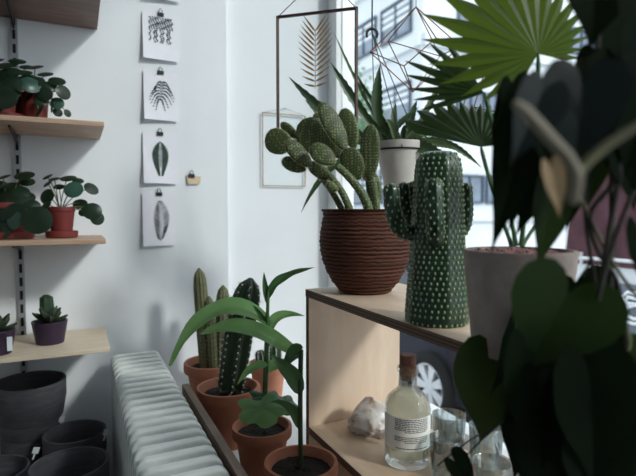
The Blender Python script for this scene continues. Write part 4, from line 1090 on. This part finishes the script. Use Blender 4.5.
def car(loc,label,mat,prof,glass,Wd,wheels,R,name='car',extra=None,cat='car'):
    r=thing(name,label,cat,loc)
    m=MB(); m.prism([V((0,y,z)) for y,z in prof],0,(Wd,0,0)); o=m.build('body',mat,r,smooth=False); recalc(o); bev(o,.06,3)
    for g in glass:
        m=MB(); m.prism([V((-.012,y,z)) for y,z in g],0,(Wd+.024,0,0)); recalc(m.build('side_window','vanglass' if name=='van' else 'carglass',r,smooth=False))
    for y in wheels: wheel(r,(-.02,y,R),R); wheel(r,(Wd-.15,y,R),R)
    return r
cp=pt(437,373,X=2.95)
car((2.95,cp.y+.02,GZ-.05),'dark navy car with pale alloy wheels parked across the street','navy',[(-.75,.25),(3.6,.25),(3.75,.45),(3.7,.75),(2.9,.95),(2.1,1.45),(.5,1.48),(-.45,1.0),(-.78,.9),(-.82,.4)],[[(-.2,1.0),(2.6,1.0),(2.0,1.38),(.5,1.4)]],1.7,(0.05,2.75),.33)
wv=1.0
vz=GZ-.05
vp=pt(566,262,X=2.75)   # lower front corner of the van's side window
h0=vp.z-vz; y0=vp.y
van=car((2.75,y0,vz),'white van with dark windows and blue-grey lettered side, seen through the climber','vanw',[(-3.6,.3),(.33,.3),(.45,.55),(.45,h0-.12),(.06,h0-.02),(.0,h0+.66),(-.12,h0+.85),(-3.6,h0+.9)],[[(-.0,h0+.0),(-.06,h0+.60),(-1.0,h0+.62),(-1.0,h0+.0)],[(-1.06,h0+.0),(-1.06,h0+.62),(-1.9,h0+.62),(-1.9,h0)]],1.8,(-.05,-2.9),.34,name='van',cat='van')
def VP(px,py): q=pt(px,py,X=2.735); return V((-.015,q.y-y0,q.z-vz))
m=MB(); a_=VP(618,283); m.prism([V((-.008,a_.y,a_.z)),V((-.008,a_.y-1.1,a_.z)),V((-.008,a_.y-1.1,a_.z-.75)),V((-.008,a_.y,a_.z-.75))],0,(.006,0,0)); recalc(m.build('side_panel','vanb',van,smooth=False))
m=MB()
for x_ in (571.5,581.5): a_=VP(x_,252); b_=VP(x_,264); m.tube([a_,b_],.012,6)
m.tube([VP(562,257),VP(600,259),VP(640,262)],.012,6); m.build('handle','alloy',van)
m=MB()
for o_,rr in ((0,.010),(5,.010)):
    pts=[(648,296-o_*.0+o_),(628,292+o_),(622-o_*-.8,297+o_*.8),(626,303),(646,306-o_*.3),(628,306+o_*.3),(620+o_*.8,312),(624+o_*.7,321-o_),(634,324-o_),(648,322-o_)]
    m.tube([VP(*q) for q in pts],rr,6)
m.build('lettering','tag',van)
# blue cloth on the street
a_=pt(428,438,Z=GZ); a_.x=min(a_.x,2.2); m=MB(); n_=14; vs=[]
for j in range(n_+1):
    for i in range(n_+1):
        u=i/n_-.5; v_=j/n_-.5; e_=max(0,1-4*max(u*u,v_*v_)); vs.append((u*.8+.04*math.sin(j),v_*.7+.04*math.sin(i*1.2),.004+.50*e_*(.6+.4*math.sin(i*1.1+j*.7))))
m.add(vs,[(j*(n_+1)+i,j*(n_+1)+i+1,(j+1)*(n_+1)+i+1,(j+1)*(n_+1)+i) for j in range(n_) for i in range(n_)]); o=m.build('blue_tarpaulin','bluecloth',ang=0); o.location=a_; tag(o,'crumpled dark blue cloth heaped outside on the pavement, seen above the tumblers','cloth')

# ================================================================ LIGHT, CAMERA
wd=bpy.data.worlds.new('sky'); bpy.context.scene.world=wd; wd.use_nodes=True; nt=wd.node_tree; nt.nodes.clear()
out=nt.nodes.new('ShaderNodeOutputWorld'); bg=nt.nodes.new('ShaderNodeBackground'); bg.inputs['Strength'].default_value=3.4
tc=nt.nodes.new('ShaderNodeTexCoord'); sp=nt.nodes.new('ShaderNodeSeparateXYZ'); nt.links.new(tc.outputs['Generated'],sp.inputs[0])
c=ramp(nt,sp.outputs['Z'],[(0,(.82,.88,.91)),(.6,(.86,.91,.96))]); nt.links.new(c,bg.inputs['Color']); nt.links.new(bg.outputs[0],out.inputs[0])
sd=bpy.data.lights.new('sun','SUN'); sd.energy=3.2; sd.angle=R_(7); sd.color=(1,.97,.93)
so=bpy.data.objects.new('sun',sd); COL.objects.link(so); dirv=V((-.45,.75,-.52)).normalized(); so.rotation_euler=dirv.to_track_quat('-Z','Y').to_euler(); so.location=(6,-4,7)
cd=bpy.data.cameras.new('camera'); co=bpy.data.objects.new('camera',cd); COL.objects.link(co)
cd.sensor_width=36; cd.lens=F/636*36; cd.clip_start=.02; cd.clip_end=300
co.location=CAM; co.rotation_euler=(PI/2-PIT,0,-YAW)
cd.dof.use_dof=True; cd.dof.focus_distance=1.02; cd.dof.aperture_fstop=3.8; cd.dof.aperture_blades=7
sc=bpy.context.scene; sc.camera=co
sc.view_settings.view_transform='Standard'; sc.view_settings.look='None'; sc.view_settings.gamma=1; sc.view_settings.use_curve_mapping=False
sc.view_settings.exposure=-0.80
